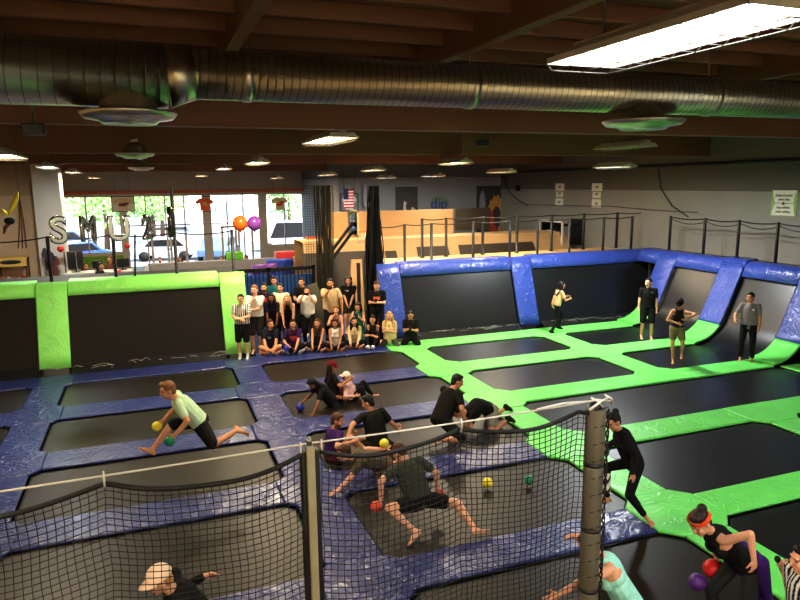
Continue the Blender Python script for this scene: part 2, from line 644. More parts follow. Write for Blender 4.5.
def trampoline(label, x0, x1, y0, y1, mat, ramp=False, group=TRAMP, ch=(.2, .2)):
    cs = lambda s: (ch[0] * s, ch[1] * s)
    cx, cy = (x0 + x1) / 2, (y0 + y1) / 2
    t = thing('trampoline', label, 'trampoline', (cx, cy, -0.3), group)
    P = lambda pts: [(a - cx, b - cy) for a, b in pts]
    cr = (1, 0, 0, 1) if ramp else (1, 1, 1, 1)
    e = 0.05 if ramp else 0
    op = P(octo(x0 - 0.04, x1 + (0 if ramp else 0.04), y0 - 0.04, y1 + 0.04, cs(1.0), cr))
    ip = P(octo(x0 + 0.03, x1 - (0 if ramp else 0.03), y0 + 0.0, y1 - 0.05, cs(.85), cr))
    ip2 = P(octo(x0 + 0.06, x1 - (0 if ramp else 0.06), y0 + 0.03, y1 - 0.08, cs(.8), cr))
    # the spring gap
    ring(op, ip, 0.14, 0.23).build('spring_cover', BLACK, t)
    edge = ring(ip, ip2, 0.25, 0.256).build('mat_edging', BLACK, t)
    # jump mat with a slight sag
    nx, ny = 16, 10
    m = MB()
    if not ramp:
        poly = ip2
        m.add([(x, y, 0.255) for x, y in poly] + [(x * 0.5, y * 0.5, 0.243) for x, y in poly] + [(0, 0, 0.24)],
              [(i, (i + 1) % 8, 8 + (i + 1) % 8, 8 + i) for i in range(8)] + [(8 + i, 8 + (i + 1) % 8, 16) for i in range(8)], True)
    else:
        poly = ip2
        n = len(poly)
        m.add([(x, y, 0.255) for x, y in poly], [tuple(range(n))])
        path = ramp_path(-0.05)
        yy0, yy1 = y0 + 0.1 - cy, y1 - 0.1 - cy
        vs, fs = [], []
        for (x, z) in path:
            if z > 2.0: break
            vs += [(x - cx, yy0, z + 0.3), (x - cx, yy1, z + 0.3)]
        for i in range(len(vs) // 2 - 1):
            fs.append((2 * i, 2 * i + 2, 2 * i + 3, 2 * i + 1))
        m.add(vs, fs, True)
        # black binding down both edges of the upturned mat
        for ya, yb in ((y0 - 0.04, y0 + 0.12), (y1 - 0.12, y1 + 0.04)):
            w = MB()
            vs = []
            for (x, z) in ramp_path(-0.09):
                if z > 2.05: break
                vs += [(x - cx, ya - cy, z + 0.3), (x - cx, yb - cy, z + 0.3)]
            w.add(vs, [(2 * i, 2 * i + 2, 2 * i + 3, 2 * i + 1) for i in range(len(vs) // 2 - 1)], True)
            w.build('spring_cover', BLACK, t)
    m.build('jump_mat', mat, t)
    fr = MB()
    hx, hy = (x1 - x0) / 2 + 0.12, (y1 - y0) / 2 + 0.12
    fr.tube([(-hx, -hy, 0.16), (hx, -hy, 0.16), (hx, hy, 0.16), (-hx, hy, 0.16)], 0.03, 6, closed=True)
    fr.build('frame', STEEL, t)
    for sx in (-1, 1):
        for sy in (-1, 1):
            MB().cyl((sx * hx, sy * hy, 0), (sx * hx, sy * hy, 0.15), 0.03, 6).build('leg', STEEL, t)
    return t


R_ARC, TH = 1.1, math.radians(66)
RX0 = 14.05


def ramp_path(off=0.0, ztop=2.15, n=14):
    """profile of the curved ramp in (x, z); off > 0 lies towards the jumper"""
    pts = []
    r = R_ARC - off
    for i in range(n + 1):
        a = TH * i / n
        pts.append((RX0 + r * math.sin(a), R_ARC - r * math.cos(a)))
    x, z = pts[-1]
    k = 8
    L = (ztop - z) / math.sin(TH)
    for i in range(1, k + 1):
        pts.append((x + L * i / k * math.cos(TH), z + L * i / k * math.sin(TH)))
    return pts


cdesc = {'far left': 'column at the left edge', 'left': 'left column before the green wall', 'middle': 'middle column before the seated crowd',
         'right': 'first green-padded column', 'far right': 'second green-padded column'}
rdesc = {'back': 'back row', 'second': 'second row from the back', 'third': 'third row from the back', 'fourth': 'fourth row from the back', 'front': 'nearest row'}
for ci, (cn, (x0, x1)) in enumerate(COLS.items()):
    for k, (rn, y0, y1) in enumerate(ROWS):
        if cn == 'far left' and k > 1: continue
        if cn == 'far right' and k in (2, 4): continue
        if cn == 'right' and k == 2:
            trampoline('extra long black trampoline running across the green-padded court', x0, 14.2, y0, y1, MATR)
            continue
        ramp = cn == 'far right' and k < 2
        xx = 14.2 if (cn == 'far right' and k == 3) else x1
        pad = 'blue-edged' if ci < 3 else 'green-edged'
        lab = f'{pad} black trampoline, {rdesc[rn]}, {cdesc[cn]}'
        if ramp: lab = f'green-edged trampoline curving up the side wall, {rdesc[rn]}'
        trampoline(lab, x0, RX0 if ramp else xx, y0, y1, MAT if ci < 3 else MATR, ramp, ch=tuple(KCH.get(q_, .15) for q_ in CSIDE[cn]))

YS = {'a': (-2.76, -2.08), 'b': (1.69, 2.39), 'c': (6.17, 6.88), 'd': (10.66, 11.37), 'e': (14.2, 14.9)}
ysd = {'a': 'leftmost strip', 'b': 'strip left of middle column', 'c': 'strip dividing the courts', 'd': 'strip between green columns', 'e': 'strip by the right wall'}
PADG_X = 'pads between trampoline rows'
PADG_Y = 'pads between trampoline columns'
PADG_J = 'corner pads where the strips cross'
ZP0 = -0.04


def pad(name, label, poly, mat, group, z1=0.0):
    me = prism(poly, ZP0, z1, 0.022, 3, name)
    return solo(name, me, mat, label, 'pad', group)


prows = [('behind the back row', 16.66, 17.45)] + [(f'between the {ROWS[k][0]} and {ROWS[k + 1][0]} rows', XP[k][0], XP[k][1]) for k in range(4)] + [('before the nearest row', 3.72, 4.38)]
cnames = list(COLS)
# strips between rows
for pi, (pn, y0, y1) in enumerate(prows):
    for ci, cn in enumerate(cnames):
        x0, x1 = COLS[cn]
        if cn == 'far left' and pi > 2: continue
        if cn == 'far right' and pi > 3: continue
        green = ci > 2
        xa, xb = x0 + KCH.get(CSIDE[cn][0], .15), x1 - KCH[CSIDE[cn][1]]
        if cn == 'far right': xb = RX0 if pi < 3 else 14.2
        if cn == 'far left': xa = x0
        cw = 'green' if green else 'blue'
        pad('floor_pad', f'{cw} vinyl pad {pn}, {cn} column', [(xa, y0), (xb, y0), (xb, y1), (xa, y1)], GREEN if green else BLUE, PADG_X)
# strips between columns
for key, (x0, x1) in YS.items():
    for k, (rn, y0, y1) in enumerate(ROWS):
        if key == 'a' and k > 2: continue
        if key == 'd' and (k == 2 or k == 4): continue
        if key == 'e' and k not in (2, 3): continue
        green = key in 'cde'
        cw = 'green' if green else 'blue'
        pad('floor_pad', f'{cw} vinyl pad beside the {rn} row, {ysd[key]}', [(x0, y0 + KCH[key]), (x1, y0 + KCH[key]), (x1, y1 - KCH[key]), (x0, y1 - KCH[key])], GREEN if green else BLUE, PADG_Y)
# crossings
for key, (x0, x1) in YS.items():
    for pi, (pn, y0, y1) in enumerate(prows):
        if key == 'a' and pi > 3: continue
        if key == 'd' and pi == 5: continue
        if key == 'e' and pi not in (3, 4): continue
        near = 0 if (pi == 5 or (key == 'd' and pi in (2, 4))) else 1      # cut corners towards the viewer
        far = 0 if (pi == 0 or (key == 'd' and pi == 3)) else 1
        CH = KCH[key]
        lo, hi = (y0 - CH if near else y0), (y1 + CH if far else y1)
        xl, xr = x0 - CH, (x1 if key == 'e' else x1 + CH)
        p = []
        if near: p += [(xl, y0), (x0, lo), (x1, lo), (xr, y0)] if key != 'e' else [(xl, y0), (x0, lo), (x1, lo)]
        else: p += [(xl, y0), (xr, y0)]
        if far: p += [(xr, y1), (x1, hi), (x0, hi), (xl, y1)] if key != 'e' else [(x1, hi), (x0, hi), (xl, y1)]
        else: p += [(xr, y1), (xl, y1)]
        green = key in 'cde'
        cw = 'green' if green else 'blue'
        pad('corner_pad', f'{cw} vinyl corner pad {pn}, {ysd[key]}', p, GREEN if green else BLUE, PADG_J, 0.006)
# pad joining the right wall strip to the ramp foot
pad('floor_pad', 'short green pad at the foot of the nearest ramp strip', [(14.2, 11.3), (14.9, 11.3), (14.9, 11.52), (14.2, 11.52)], GREEN, PADG_Y)

# entrance floor where the crowd stands
for i, (y0, y1) in enumerate(((17.47, 19.0), (19.02, 20.6), (20.62, 22.3))):
    pad('floor_mat', ['blue floor mat right under the seated crowd', 'blue floor mat under the back of the standing crowd', 'blue floor mat between the crowd and the slatted fence'][i],
        [(2.42, y0), (6.12, y0), (6.12, y1), (2.42, y1)], plain('blue_carpet', rgb(44, 60, 110), 0.7, var=0.2) if i == 0 else bpy.data.materials['blue_carpet'], 'blue mats in the entrance gap')

# ================================================================== sweeps for wall pads
def sweep_strip(path, w0, w1, thick, axis):
    """padded strip: path is a list of (a, z); width along the other axis from w0 to w1; thickness to the inner side"""
    prof = []
    r = min(0.035, thick / 2)
    hw = (w1 - w0) / 2
    cw = (w0 + w1) / 2
    for sx, sz, a0 in ((1, 0, -90), (1, 1, 0), (-1, 1, 90), (-1, 0, 180)):
        for k in range(4):
            a = math.radians(a0 + 30 * k)
            prof.append((cw + sx * (hw - r) + r * math.cos(a), (thick - r if sz else r) + r * math.sin(a)))
    n = len(prof)
    vs, fs = [], []
    k = len(path)
    for i in range(k):
        a = V((path[max(i - 1, 0)][0], path[max(i - 1, 0)][1]))
        b = V((path[min(i + 1, k - 1)][0], path[min(i + 1, k - 1)][1]))
        d = (b - a).normalized()
        nx, nz = -d[1], d[0]
        for (w, h) in prof:
            p = (path[i][0] + nx * h, path[i][1] + nz * h)
            vs.append((p[0], w, p[1]) if axis == 'x' else (w, p[0], p[1]))
    for i in range(k - 1):
        for j in range(n):
            f = (i * n + j, i * n + (j + 1) % n, (i + 1) * n + (j + 1) % n, (i + 1) * n + j)
            fs.append(f if axis == 'x' else f[::-1])
    m = MB()
    m.add(vs, fs, True)
    m.add([], [])
    e0 = tuple(range(n))
    e1 = tuple((k - 1) * n + j for j in range(n))
    m.f += [e0[::-1], e1] if axis == 'x' else [e0, e1[::-1]]
    m.sm += [False, False]
    me = m.mesh('strip')
    return me


# right-hand curved ramp: green feet, blue uprights
full = ramp_path(0.0, 2.12)
ig = next(i for i, p in enumerate(full) if p[1] > 0.42)
for i, (y0, y1) in enumerate(((16.66, 17.45), (14.08, 14.88), (11.55, 12.29))):
    d = ['in the far corner of the right court', 'between the two right-hand ramps', 'at the photo right edge beside the grey shirt man'][i]
    solo('ramp_pad', sweep_strip(full[:ig + 1], y0, y1, 0.07, 'x'), GREEN, f'green curved pad foot {d}', 'pad', 'green feet of the ramp strips')
    solo('ramp_pad', sweep_strip(full[ig:], y0, y1, 0.08, 'x'), BLUE_WALL, f'blue upright ramp pad {d}', 'pad', 'blue uprights on the side ramps')
xt, zt = full[-1]
topx = [(xt - 0.15, zt - 0.34), (xt - 0.02, zt - 0.04), (xt + 0.06, zt + 0.03), (xt + 0.4, zt + 0.04)]
for i, (y0, y1) in enumerate(((14.9, 18.4), (12.3, 14.06), (10.2, 11.53))):
    d = ['above the far right-hand ramp', 'above the ramp behind the grey shirt man', 'beyond the last ramp strip'][i]
    solo('top_pad', sweep_strip(topx, y0, y1, 0.06, 'x'), BLUE_WALL, f'blue pad along the top edge {d}', 'pad', 'blue top edge pads on the side wall')
for y0, y1, d in ((14.06, 14.9, 'between the two ramps'), (11.53, 12.3, 'at the last strip')):
    solo('top_pad', sweep_strip([(xt - 0.06, zt - 0.1), (xt + 0.03, zt + 0.04), (xt + 0.4, zt + 0.07)], y0, y1, 0.08, 'x'), BLUE_WALL, f'blue pad cap on the side wall {d}', 'pad', 'blue top edge pads on the side wall')
# dark net panel past the last ramp
m = MB()
pp = ramp_path(-0.1, 2.0)[8:]
vs = []
for x, z in pp: vs += [(x, 8.0, z), (x, 11.5, z)]
m.add(vs, [(2 * i, 2 * i + 2, 2 * i + 3, 2 * i + 1) for i in range(len(pp) - 1)], True)
solo('wall_mat', m.mesh(), BLACK, 'black ruffled net beyond the last ramp strip at the right edge', 'net')

# back walls, leaning away
BY0, BY1, BZ1 = 17.88, 18.58, 2.06
def back_path(s0, s1, n=6):
    return [(BY0 + (BY1 - BY0) * (s0 + (s1 - s0) * i / n), BZ1 * (s0 + (s1 - s0) * i / n)) for i in range(n + 1)]


def wall_mat_panel(label, x0, x1, mat, x1t=None):
    m = MB()
    x1t = x1 if x1t is None else x1t
    a, b = back_path(0.06, 0.93, 1)
    vs, fs = [], []
    nx = 10
    for i in range(nx + 1):
        t = i / nx
        vs += [(x0 + (x1 - x0) * t, a[0], a[1]), (x0 + (x1t - x0) * t, b[0], b[1])]
    for i in range(nx): fs.append((2 * i, 2 * i + 2, 2 * i + 3, 2 * i + 1))
    m.add(vs, fs)
    cx = (x0 + x1) / 2
    t = thing('wall_trampoline', label, 'trampoline', (cx, BY0, 0.0), 'leaning wall trampolines')
    me = m.mesh(); me.transform(Matrix.Translation((-cx, -BY0, 0)))
    link('jump_mat', me, mat, t)
    s = MB()
    a2, b2 = back_path(0.0, 1.0, 1)
    k = 0.03
    s.add([(x0 - 0.1 - cx, a2[0] + k - BY0, a2[1] - .12), (x1 + 0.1 - cx, a2[0] + k - BY0, a2[1] - .12), (x1t + 0.1 - cx, b2[0] + k - BY0, b2[1]), (x0 - 0.1 - cx, b2[0] + k - BY0, b2[1])], [(0, 1, 2, 3)])
    s.build('backing', BLACK, t)
    # dark ruffled net hem; its white glints are modelled as pale strands
    h = MB()
    rnd = random.Random(int(x0 * 10))
    L = x1 - x0
    for q in range(int(L * 5)):
        x = x0 + rnd.random() * L - cx
        ln = 0.15 + rnd.random() * 0.4
        z = 0.04 + rnd.random() * 0.1
        h.tube([(x, -0.06 - rnd.random() * 0.18, z), (x + ln * 0.5, -0.08 - rnd.random() * 0.14, z + 0.05 * rnd.random()), (x + ln, -0.06 - rnd.random() * 0.18, z - 0.02)], 0.008, 4)
    lc = h.build('lacing', bpy.data.materials.get('lace_cord') or plain('lace_cord', rgb(170, 168, 160), 0.3), t)
    lc['kind'] = 'stuff'
    n = MB()
    vs = []
    steps = int(L * 6)
    for i in range(steps + 1):
        x = x0 + L * i / steps - cx
        w = 0.03 * math.sin(i * 1.7) + 0.02 * rnd.random()
        vs += [(x, -0.36, -0.03), (x, -0.2 + w, 0.03 + w), (x, 0.02, 0.13)]
    fs = []
    for i in range(steps):
        for j in range(2): fs.append((3 * i + j, 3 * i + 3 + j, 3 * i + 4 + j, 3 * i + 1 + j))
    n.add(vs, fs, True)
    n.build('hem', plain('hem_net', rgb(30, 30, 32), 0.4) if 'hem_net' not in bpy.data.materials else bpy.data.materials['hem_net'], t)
    return t


wall_mat_panel('dark leaning trampoline left of the green upright at the left edge', -6.5, -2.8, MATW)
wall_mat_panel('wide dark leaning trampoline framed in green', -2.04, 1.66, MATW)
wall_mat_panel('dark leaning trampoline framed in blue beside the crowd', 6.9, 10.62, MATR)
wall_mat_panel('dark leaning trampoline framed in blue in the far right corner', 11.4, 15.7, MATR, 16.5)
GW = vinyl('green_wall_vinyl', rgb(148, 236, 116), 0.42, 0.3, 0.35)
gu = 'green pads framing the left wall'
solo('wall_pad', sweep_strip(back_path(0.03, 1.03), -2.78, -2.07, 0.09, 'y'), GW, 'green upright pad between the two left wall trampolines', 'pad', gu)
solo('wall_pad', sweep_strip(back_path(0.0, 1.03), 1.66, 2.34, 0.09, 'y'), GW, 'green upright pad beside the striped referee', 'pad', gu)
bt = back_path(0.86, 1.0, 2) + [(BY1 + 0.05, BZ1 + 0.03), (BY1 + 0.45, BZ1 + 0.03)]
solo('wall_pad', sweep_strip(bt, -6.5, -2.79, 0.06, 'y'), GW, 'green top pad at the left photo edge', 'pad', gu)
solo('wall_pad', sweep_strip(bt, -2.06, 1.65, 0.06, 'y'), GW, 'long green top pad above the wide left wall trampoline', 'pad', gu)
bu = 'blue pads framing the back wall'
solo('wall_pad', sweep_strip(back_path(0.0, 1.03), 6.17, 6.88, 0.09, 'y'), BLUE_WALL, 'blue upright wall pad beside the crowd', 'pad', bu)
solo('wall_pad', sweep_strip(back_path(0.0, 1.03), 10.66, 11.37, 0.09, 'y'), BLUE_WALL, 'blue upright wall pad between the two back wall trampolines', 'pad', bu)
bb = back_path(0.84, 1.0, 2) + [(BY1 + 0.05, BZ1 + 0.03), (BY1 + 0.35, BZ1 + 0.03)]
solo('wall_pad', sweep_strip(bb, 6.89, 10.65, 0.06, 'y'), BLUE_WALL, 'blue top pad above the back wall trampoline near the crowd', 'pad', bu)
solo('wall_pad', sweep_strip(bb, 11.38, 16.1, 0.06, 'y'), BLUE_WALL, 'blue top pad above the far corner wall trampoline', 'pad', bu)

# platforms behind the walls
DARKDECK = plain('dark_deck', rgb(52, 48, 44), 0.7)
def platform(label, lo, hi, mat=PLY):
    t = thing('platform', label, 'platform', ((lo[0] + hi[0]) / 2, (lo[1] + hi[1]) / 2, -0.3))
    c = t.location
    q = lambda a: tuple(x - y for x, y in zip(a, c))
    MB().b2(q((lo[0] + (.4 if lo[0] > 0 else 0), lo[1], hi[2] - 0.08)), q((hi[0], hi[1], hi[2]))).build('deck', BLACK if mat is None else mat, t)
    for x in (lo[0] + 0.02, hi[0] - 0.02):
        if x > 15: continue
        for yy in (lo[1] + .1, hi[1] - .1): MB().b2(q((x - .05, yy - .05, -.3)), q((x + .05, yy + .05, hi[2] - .08))).build('leg', DARKDECK, t)
        MB().add([q((x, lo[1] - 0.55, -0.3)), q((x, lo[1] + .12, -0.3)), q((x, lo[1] + .12, hi[2] - 0.08)), q((x, lo[1], hi[2] - 0.08))], [(0, 1, 2, 3)]).build('side_panel', mat, t)
    return t


platform('dark deck behind the green topped left wall', (-8.9, 18.62, 0), (2.3, 20.6, 2.05), DARKDECK)
platform('plywood sided deck behind the blue topped back wall', (6.2, 18.62, 0), (15.8, 20.6, 2.05), PLY)
t = thing('platform', 'narrow deck between the side ramps and the block wall', 'platform', (16.5, 14, -0.3))
MB().b2((-0.68, -6, 2.3), (0.66, 4.3, 2.38)).build('deck', DARKDECK, t)
for y in (-5.8, -2, 2, 4.2): MB().b2((-0.6, y - .05, 0), (-.5, y + .05, 2.3)).build('leg', DARKDECK, t)
# ================================================================== net posts and ropes round the courts
def post_mesh(h, r=0.045):
    m = MB()
    m.lathe([(0.0, 0), (r * 1.6, 0), (r * 1.6, 0.03), (r, 0.035), (r, h - 0.02), (r * 0.8, h), (0.0, h)], n=10)
    return m.mesh('post')


PM = post_mesh(1.22)
PM.materials.append(BLACKP)


def post(label, x, y, z, group, sc=1.0):
    o = link('net_post', PM, None)
    o.location = (x, y, z)
    o.scale = (sc if sc < 1.3 else 1, sc if sc < 1.3 else 1, sc)
    return tag(o, label, 'post', group)


ordn = ['first', 'second', 'third', 'fourth', 'fifth', 'sixth', 'seventh', 'eighth', 'ninth', 'tenth']
gp = 'net posts on the wall tops'
bp1 = [7.2, 8.08, 9.51, 10.82, 11.85, 13.08, 14.44, 15.62]
for i, x in enumerate(bp1):
    post(f'black net post in the nearer line above the blue back wall, {ordn[i]} from the left', x, 18.85, 2.06, gp)
bp2 = [7.75, 8.55, 9.82, 11.05, 12.35, 13.6, 14.95, 16.15]
for i, x in enumerate(bp2):
    post(f'black net post in the farther line above the blue back wall, {ordn[i]} from the left', x * 20.3 / 18.8, 20.3, 2.05, gp, 1.06)
rp = [17.55, 16.08, 14.8, 13.5, 12.15]
for i, y in enumerate(rp):
    post(f'black net post above the side ramps, {ordn[i]} from the far corner', 16.1, y, 2.11, gp, 1.0)
lp = [(-2.44, 1.0), (-0.92, 1.0), (2.1, 1.02)]
for i, (x, s) in enumerate(lp):
    post(['black post by the S balloon above the green wall', 'black post under the U balloon above the green wall', 'black post under the orange balloon at the green wall end'][i], x, 18.85, 2.05, gp, s)
post('tall black post rising above the green wall beside the last balloon', 0.6, 18.85, 2.05, gp, 1.95)
o = solo('net_post', MB().tube([(-0.38, 18.8, 2.05 + 1.2), (-0.42, 18.8, 2.7), (-0.46, 18.8, 2.05)], 0.025, 6).mesh(), BLACKP, 'thin leaning black pole between the U and the question-mark-like balloon', 'post', gp)
o['label'] = 'thin leaning black pole just right of the U balloon'


def rope(name, label, pts, r, mat, sag=0.0, cat='rope', group=None, n=8):
    out = []
    for a, b in zip(pts[:-1], pts[1:]):
        a, b = V(a), V(b)
        for i in range(n):
            t = i / n
            p = a.lerp(b, t)
            p.z -= sag * 4 * t * (1 - t)
            out.append(p)
    out.append(V(pts[-1]))
    return solo(name, MB().tube(out, r, 6).mesh(), mat, label, cat, group)


rg = 'ropes strung between the net posts'
rope('net_rope', 'black rope sagging between posts above the green wall', [(-4.2, 18.85, 3.2)] + [(x, 18.85, 3.25) for x in (-2.44, -0.92, 0.6, 2.1)], 0.018, BLACKP, 0.07, group=rg)
rope('net_rope', 'black rope along the nearer post line above the blue wall', [(6.4, 18.85, 3.2)] + [(x, 18.85, 3.26) for x in bp1], 0.016, BLACKP, 0.04, group=rg)
rope('net_rope', 'black rope along the farther post line above the blue wall', [(x * 20.3 / 18.8, 20.3, 3.32) for x in bp2], 0.016, BLACKP, 0.04, group=rg)
rope('net_rope', 'black rope along the posts above the side ramps', [(16.1, y, 3.3) for y in rp] + [(16.1, 10.5, 3.3)], 0.02, BLACKP, 0.05, group=rg)
rope('net_rope', 'second slacker rope along the posts above the side ramps', [(16.16, y, 3.22) for y in rp] + [(16.16, 10.5, 3.2)], 0.014, BLACKP, 0.12, group=rg)

# ================================================================== second ramp court in plywood behind the crowd
t = thing('plywood_ramp', 'plywood ramp wall with dark inset trampolines behind the blue wall', 'ramp', (10.5, 22.4, -0.3))
c = V((10.5, 22.4, -0.3))
def q(x, y, z): return (x - c.x, y - c.y, z - c.z)
yA, yB, zB = 22.4, 23.7, 2.42
def rp2(x, s, off=0.0): return q(x, yA + (yB - yA) * s - off, zB * s + off * .4)
m = MB()
m.add([rp2(5.1, 0), rp2(16.6, 0), rp2(16.2, 1), rp2(5.1, 1), q(5.1, 25.2, zB), q(16.2, 25.2, zB)], [(0, 1, 2, 3), (3, 2, 5, 4)])
m.build('plywood_face', PLY, t)
for x0, x1, x0t, x1t, s0, s1 in ((5.0, 7.95, 5.0, 8.0, 0.0, 0.84), (8.15, 8.75, 8.15, 8.6, 0.0, 0.82), (9.4, 10.85, 9.45, 10.75, 0.0, 0.86), (11.2, 14.9, 11.2, 14.55, 0.0, 0.86)):
    m = MB().add([rp2(x0, s0, .02), rp2(x1, s0, .02), rp2(x1t, s1, .02), rp2(x0t, s1, .02)], [(0, 1, 2, 3)])
    m.build('jump_mat', plain('far_mat', rgb(66, 56, 44), 0.6) if 'far_mat' not in bpy.data.materials else bpy.data.materials['far_mat'], t)
MB().add([q(5.1, 25.2, zB), q(5.1, 25.2, 0), q(16.2, 25.2, 0), q(16.2, 25.2, zB)], [(0, 1, 2, 3)]).build('back_panel', PLY, t)
o = solo('plywood_wall', MB().b2((6.2, 25.0, 2.42), (11.7, 25.08, 3.42)).mesh(), PLY, 'plywood barrier standing on top of the far plywood ramp', 'wall panel')
o = solo('hanging_mat', bevel_mesh(MB().b2((11.75, 24.9, 2.55), (13.35, 24.96, 3.45)), 0.02), plain('olive_mat', rgb(58, 52, 40), 0.7), 'dark olive mat hung beside the plywood barrier', 'mat')
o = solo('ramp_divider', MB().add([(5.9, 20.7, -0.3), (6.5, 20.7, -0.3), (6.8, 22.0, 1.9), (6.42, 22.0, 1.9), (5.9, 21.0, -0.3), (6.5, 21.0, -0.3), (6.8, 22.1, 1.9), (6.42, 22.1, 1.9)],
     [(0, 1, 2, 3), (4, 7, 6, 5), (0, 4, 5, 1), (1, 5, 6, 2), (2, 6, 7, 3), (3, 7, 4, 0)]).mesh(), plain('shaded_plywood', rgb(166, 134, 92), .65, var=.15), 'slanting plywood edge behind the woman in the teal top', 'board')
# olive mat leaning behind the tan shirt man
o = solo('leaning_mat', bevel_mesh(MB().box((4.72, 19.95, 0.58), (0.5, 0.09, 1.75), Matrix.Rotation(math.radians(-16), 3, 'Y') @ Matrix.Rotation(math.radians(-10), 3, 'X')), 0.03), plain('olive_vinyl', rgb(96, 92, 72), 0.5), 'grey olive mat leaning behind the man in the tan shirt', 'mat')

# ================================================================== slatted fence in front of blue boards
t = thing('slatted_fence', 'dark slatted fence with blue boards behind the standing crowd', 'fence', (3.4, 21.2, -0.3))
for x0, x1 in ((-1.4, 0.0), (0.02, 1.5)):
    MB().b2((x0, .12, 0.2), (x1, .16, 1.9)).build('blue_board', plain('blue_board', rgb(60, 110, 190), 0.5), t)
for z, h in ((2.06, .12), (1.12, .16), (0.25, .12)):
    MB().b2((-1.45, -.05, z), (1.55, .05, z + h)).build('rail', BLACKP, t)
for i in range(24):
    x = -1.38 + i * 0.125
    MB().b2((x - .014, -.015, .3), (x + .014, .015, 2.06)).build('slat', BLACKP, t)
for x in (-1.42, 0.03, 1.5):
    MB().b2((x - .05, -.05, 0), (x + .05, .05, 2.2)).build('post', BLACKP, t)

# foam blocks stacked beyond the fence
def block(name, label, lo, hi, mat, cat='foam block'):
    return solo(name, bevel_mesh(MB().b2(lo, hi), 0.04), mat, label, cat, 'foam shapes beyond the fence')


block('foam_block', 'dark blue foam block beyond the slatted fence', (4.0, 24.6, -0.3), (4.95, 25.2, 1.72), FOAMB)
block('foam_block', 'tan foam block beside the blue topped one', (5.25, 25.8, -0.3), (6.1, 26.5, 1.5), plain('tan_foam', rgb(190, 140, 90), 0.6))
block('foam_block', 'navy foam box right of the tan block', (6.15, 25.8, -0.3), (6.9, 26.5, 1.45), FOAMB)
block('foam_block', 'teal foam slab lying on the tan block', (5.3, 25.75, 1.52), (6.95, 26.6, 1.62), TEALF)
block('foam_block', 'red foam block in the play area', (5.0, 28.5, -0.3), (6.1, 29.1, 1.62), RED)
block('foam_block', 'orange upright foam block in the play area', (6.7, 30.1, -0.3), (7.35, 30.5, 2.1), ORANGE)
block('foam_block', 'green foam cube on the grey half wall', (3.05, 29.62, 1.26), (3.75, 29.98, 1.6), plain('lime_foam', rgb(120, 210, 50), 0.6))
block('foam_block', 'long blue foam pad on top of the half wall stretch', (1.2, 23.2, -0.3), (3.0, 23.8, 1.45), FOAMB)
o = solo('foam_roll', MB().cyl((3.25, 23.5, 1.55), (4.1, 23.5, 1.6), 0.17, 14).mesh(), PURPLE, 'purple foam roll resting on the slatted fence ledge', 'foam roll', 'foam shapes beyond the fence')
block('foam_block', 'blue foam plinth carrying the purple roll', (3.0, 23.3, -0.3), (3.95, 23.8, 1.38), FOAMB)
# low grey half wall
o = solo('half_wall', bevel_mesh(MB().b2((-0.2, 29.6, -0.3), (7.3, 30.0, 1.26)), 0.02), GREYW, 'low grey half wall round the lobby play area', 'half wall')
o = solo('half_wall', bevel_mesh(MB().b2((-0.35, 26.0, -0.3), (-0.15, 29.58, 1.22)), 0.02), GREYW, 'short end wall of the lobby play area', 'half wall')

# ================================================================== gathered nets
def gathered(label, x0, x1, y, z0, z1, mat, folds, amp, pinch=0.0, seed=1):
    rnd = random.Random(seed)
    n = folds * 6
    nz = 14
    vs, fs = [], []
    off = [rnd.random() * 6 for _ in range(4)]
    for k in range(nz + 1):
        s = k / nz
        z = z0 + (z1 - z0) * s
        for i in range(n + 1):
            u = i / n
            w = 1 - pinch * (s ** 2)
            x = (x0 + x1) / 2 + (u - 0.5) * (x1 - x0) * w + 0.05 * math.sin(3 * s + off[0]) + 0.03 * math.sin(u * 9 + s * 7)
            yy = y + amp * math.sin(u * folds * 2 * math.pi + 0.6 * math.sin(4 * s + off[1])) + amp * .5 * math.sin(u * 17 + off[2])
            vs.append((x, yy, z))
    for k in range(nz):
        for i in range(n):
            a = k * (n + 1) + i
            fs.append((a, a + 1, a + n + 2, a + n + 1))
    m = MB().add(vs, fs, True) if pinch > .3 else MB()
    for i in range(int((x1 - x0) * 120)):
        u = rnd.random()
        ph, am = rnd.random() * 6, .02 + .03 * rnd.random()
        yy = y + amp * math.sin(u * folds * 6.28) + (rnd.random() - .5) * .16
        sl = (rnd.random() - .5) * .16
        pts = []
        for k in range(9):
            s = k / 8
            w = (1 - pinch * (s ** 2)) * (1.25 if pinch > .3 and rnd.random() < .12 else 1)
            pts.append(((x0 + x1) / 2 + (u - .5) * (x1 - x0) * w + am * math.sin(ph + s * 5) + sl * (s - .5), yy, z0 + (z1 - z0) * s))
        m.tube(pts, .009 + .007 * rnd.random(), 4)
    return solo('gathered_net', m.mesh(), mat, label, 'net', 'gathered nets')


NETO = plain('olive_net', rgb(66, 60, 46), 0.8, var=0.5, scale=3, stretch=(16, 16, 0.6))
NETB = plain('black_net', rgb(14, 14, 14), 0.85, var=0.5, scale=3, stretch=(16, 16, 0.8))
gathered('olive black net gathered in folds behind the man in the tan shirt', 4.95, 5.5, 20.9, -0.3, 4.45, NETO, 7, 0.1, 0.1, 3)
gathered('thick black net bundle hanging behind the man in black near the blue wall', 5.92, 6.5, 18.75, 0.0, 4.42, NETB, 6, 0.1, 0.7, 5)


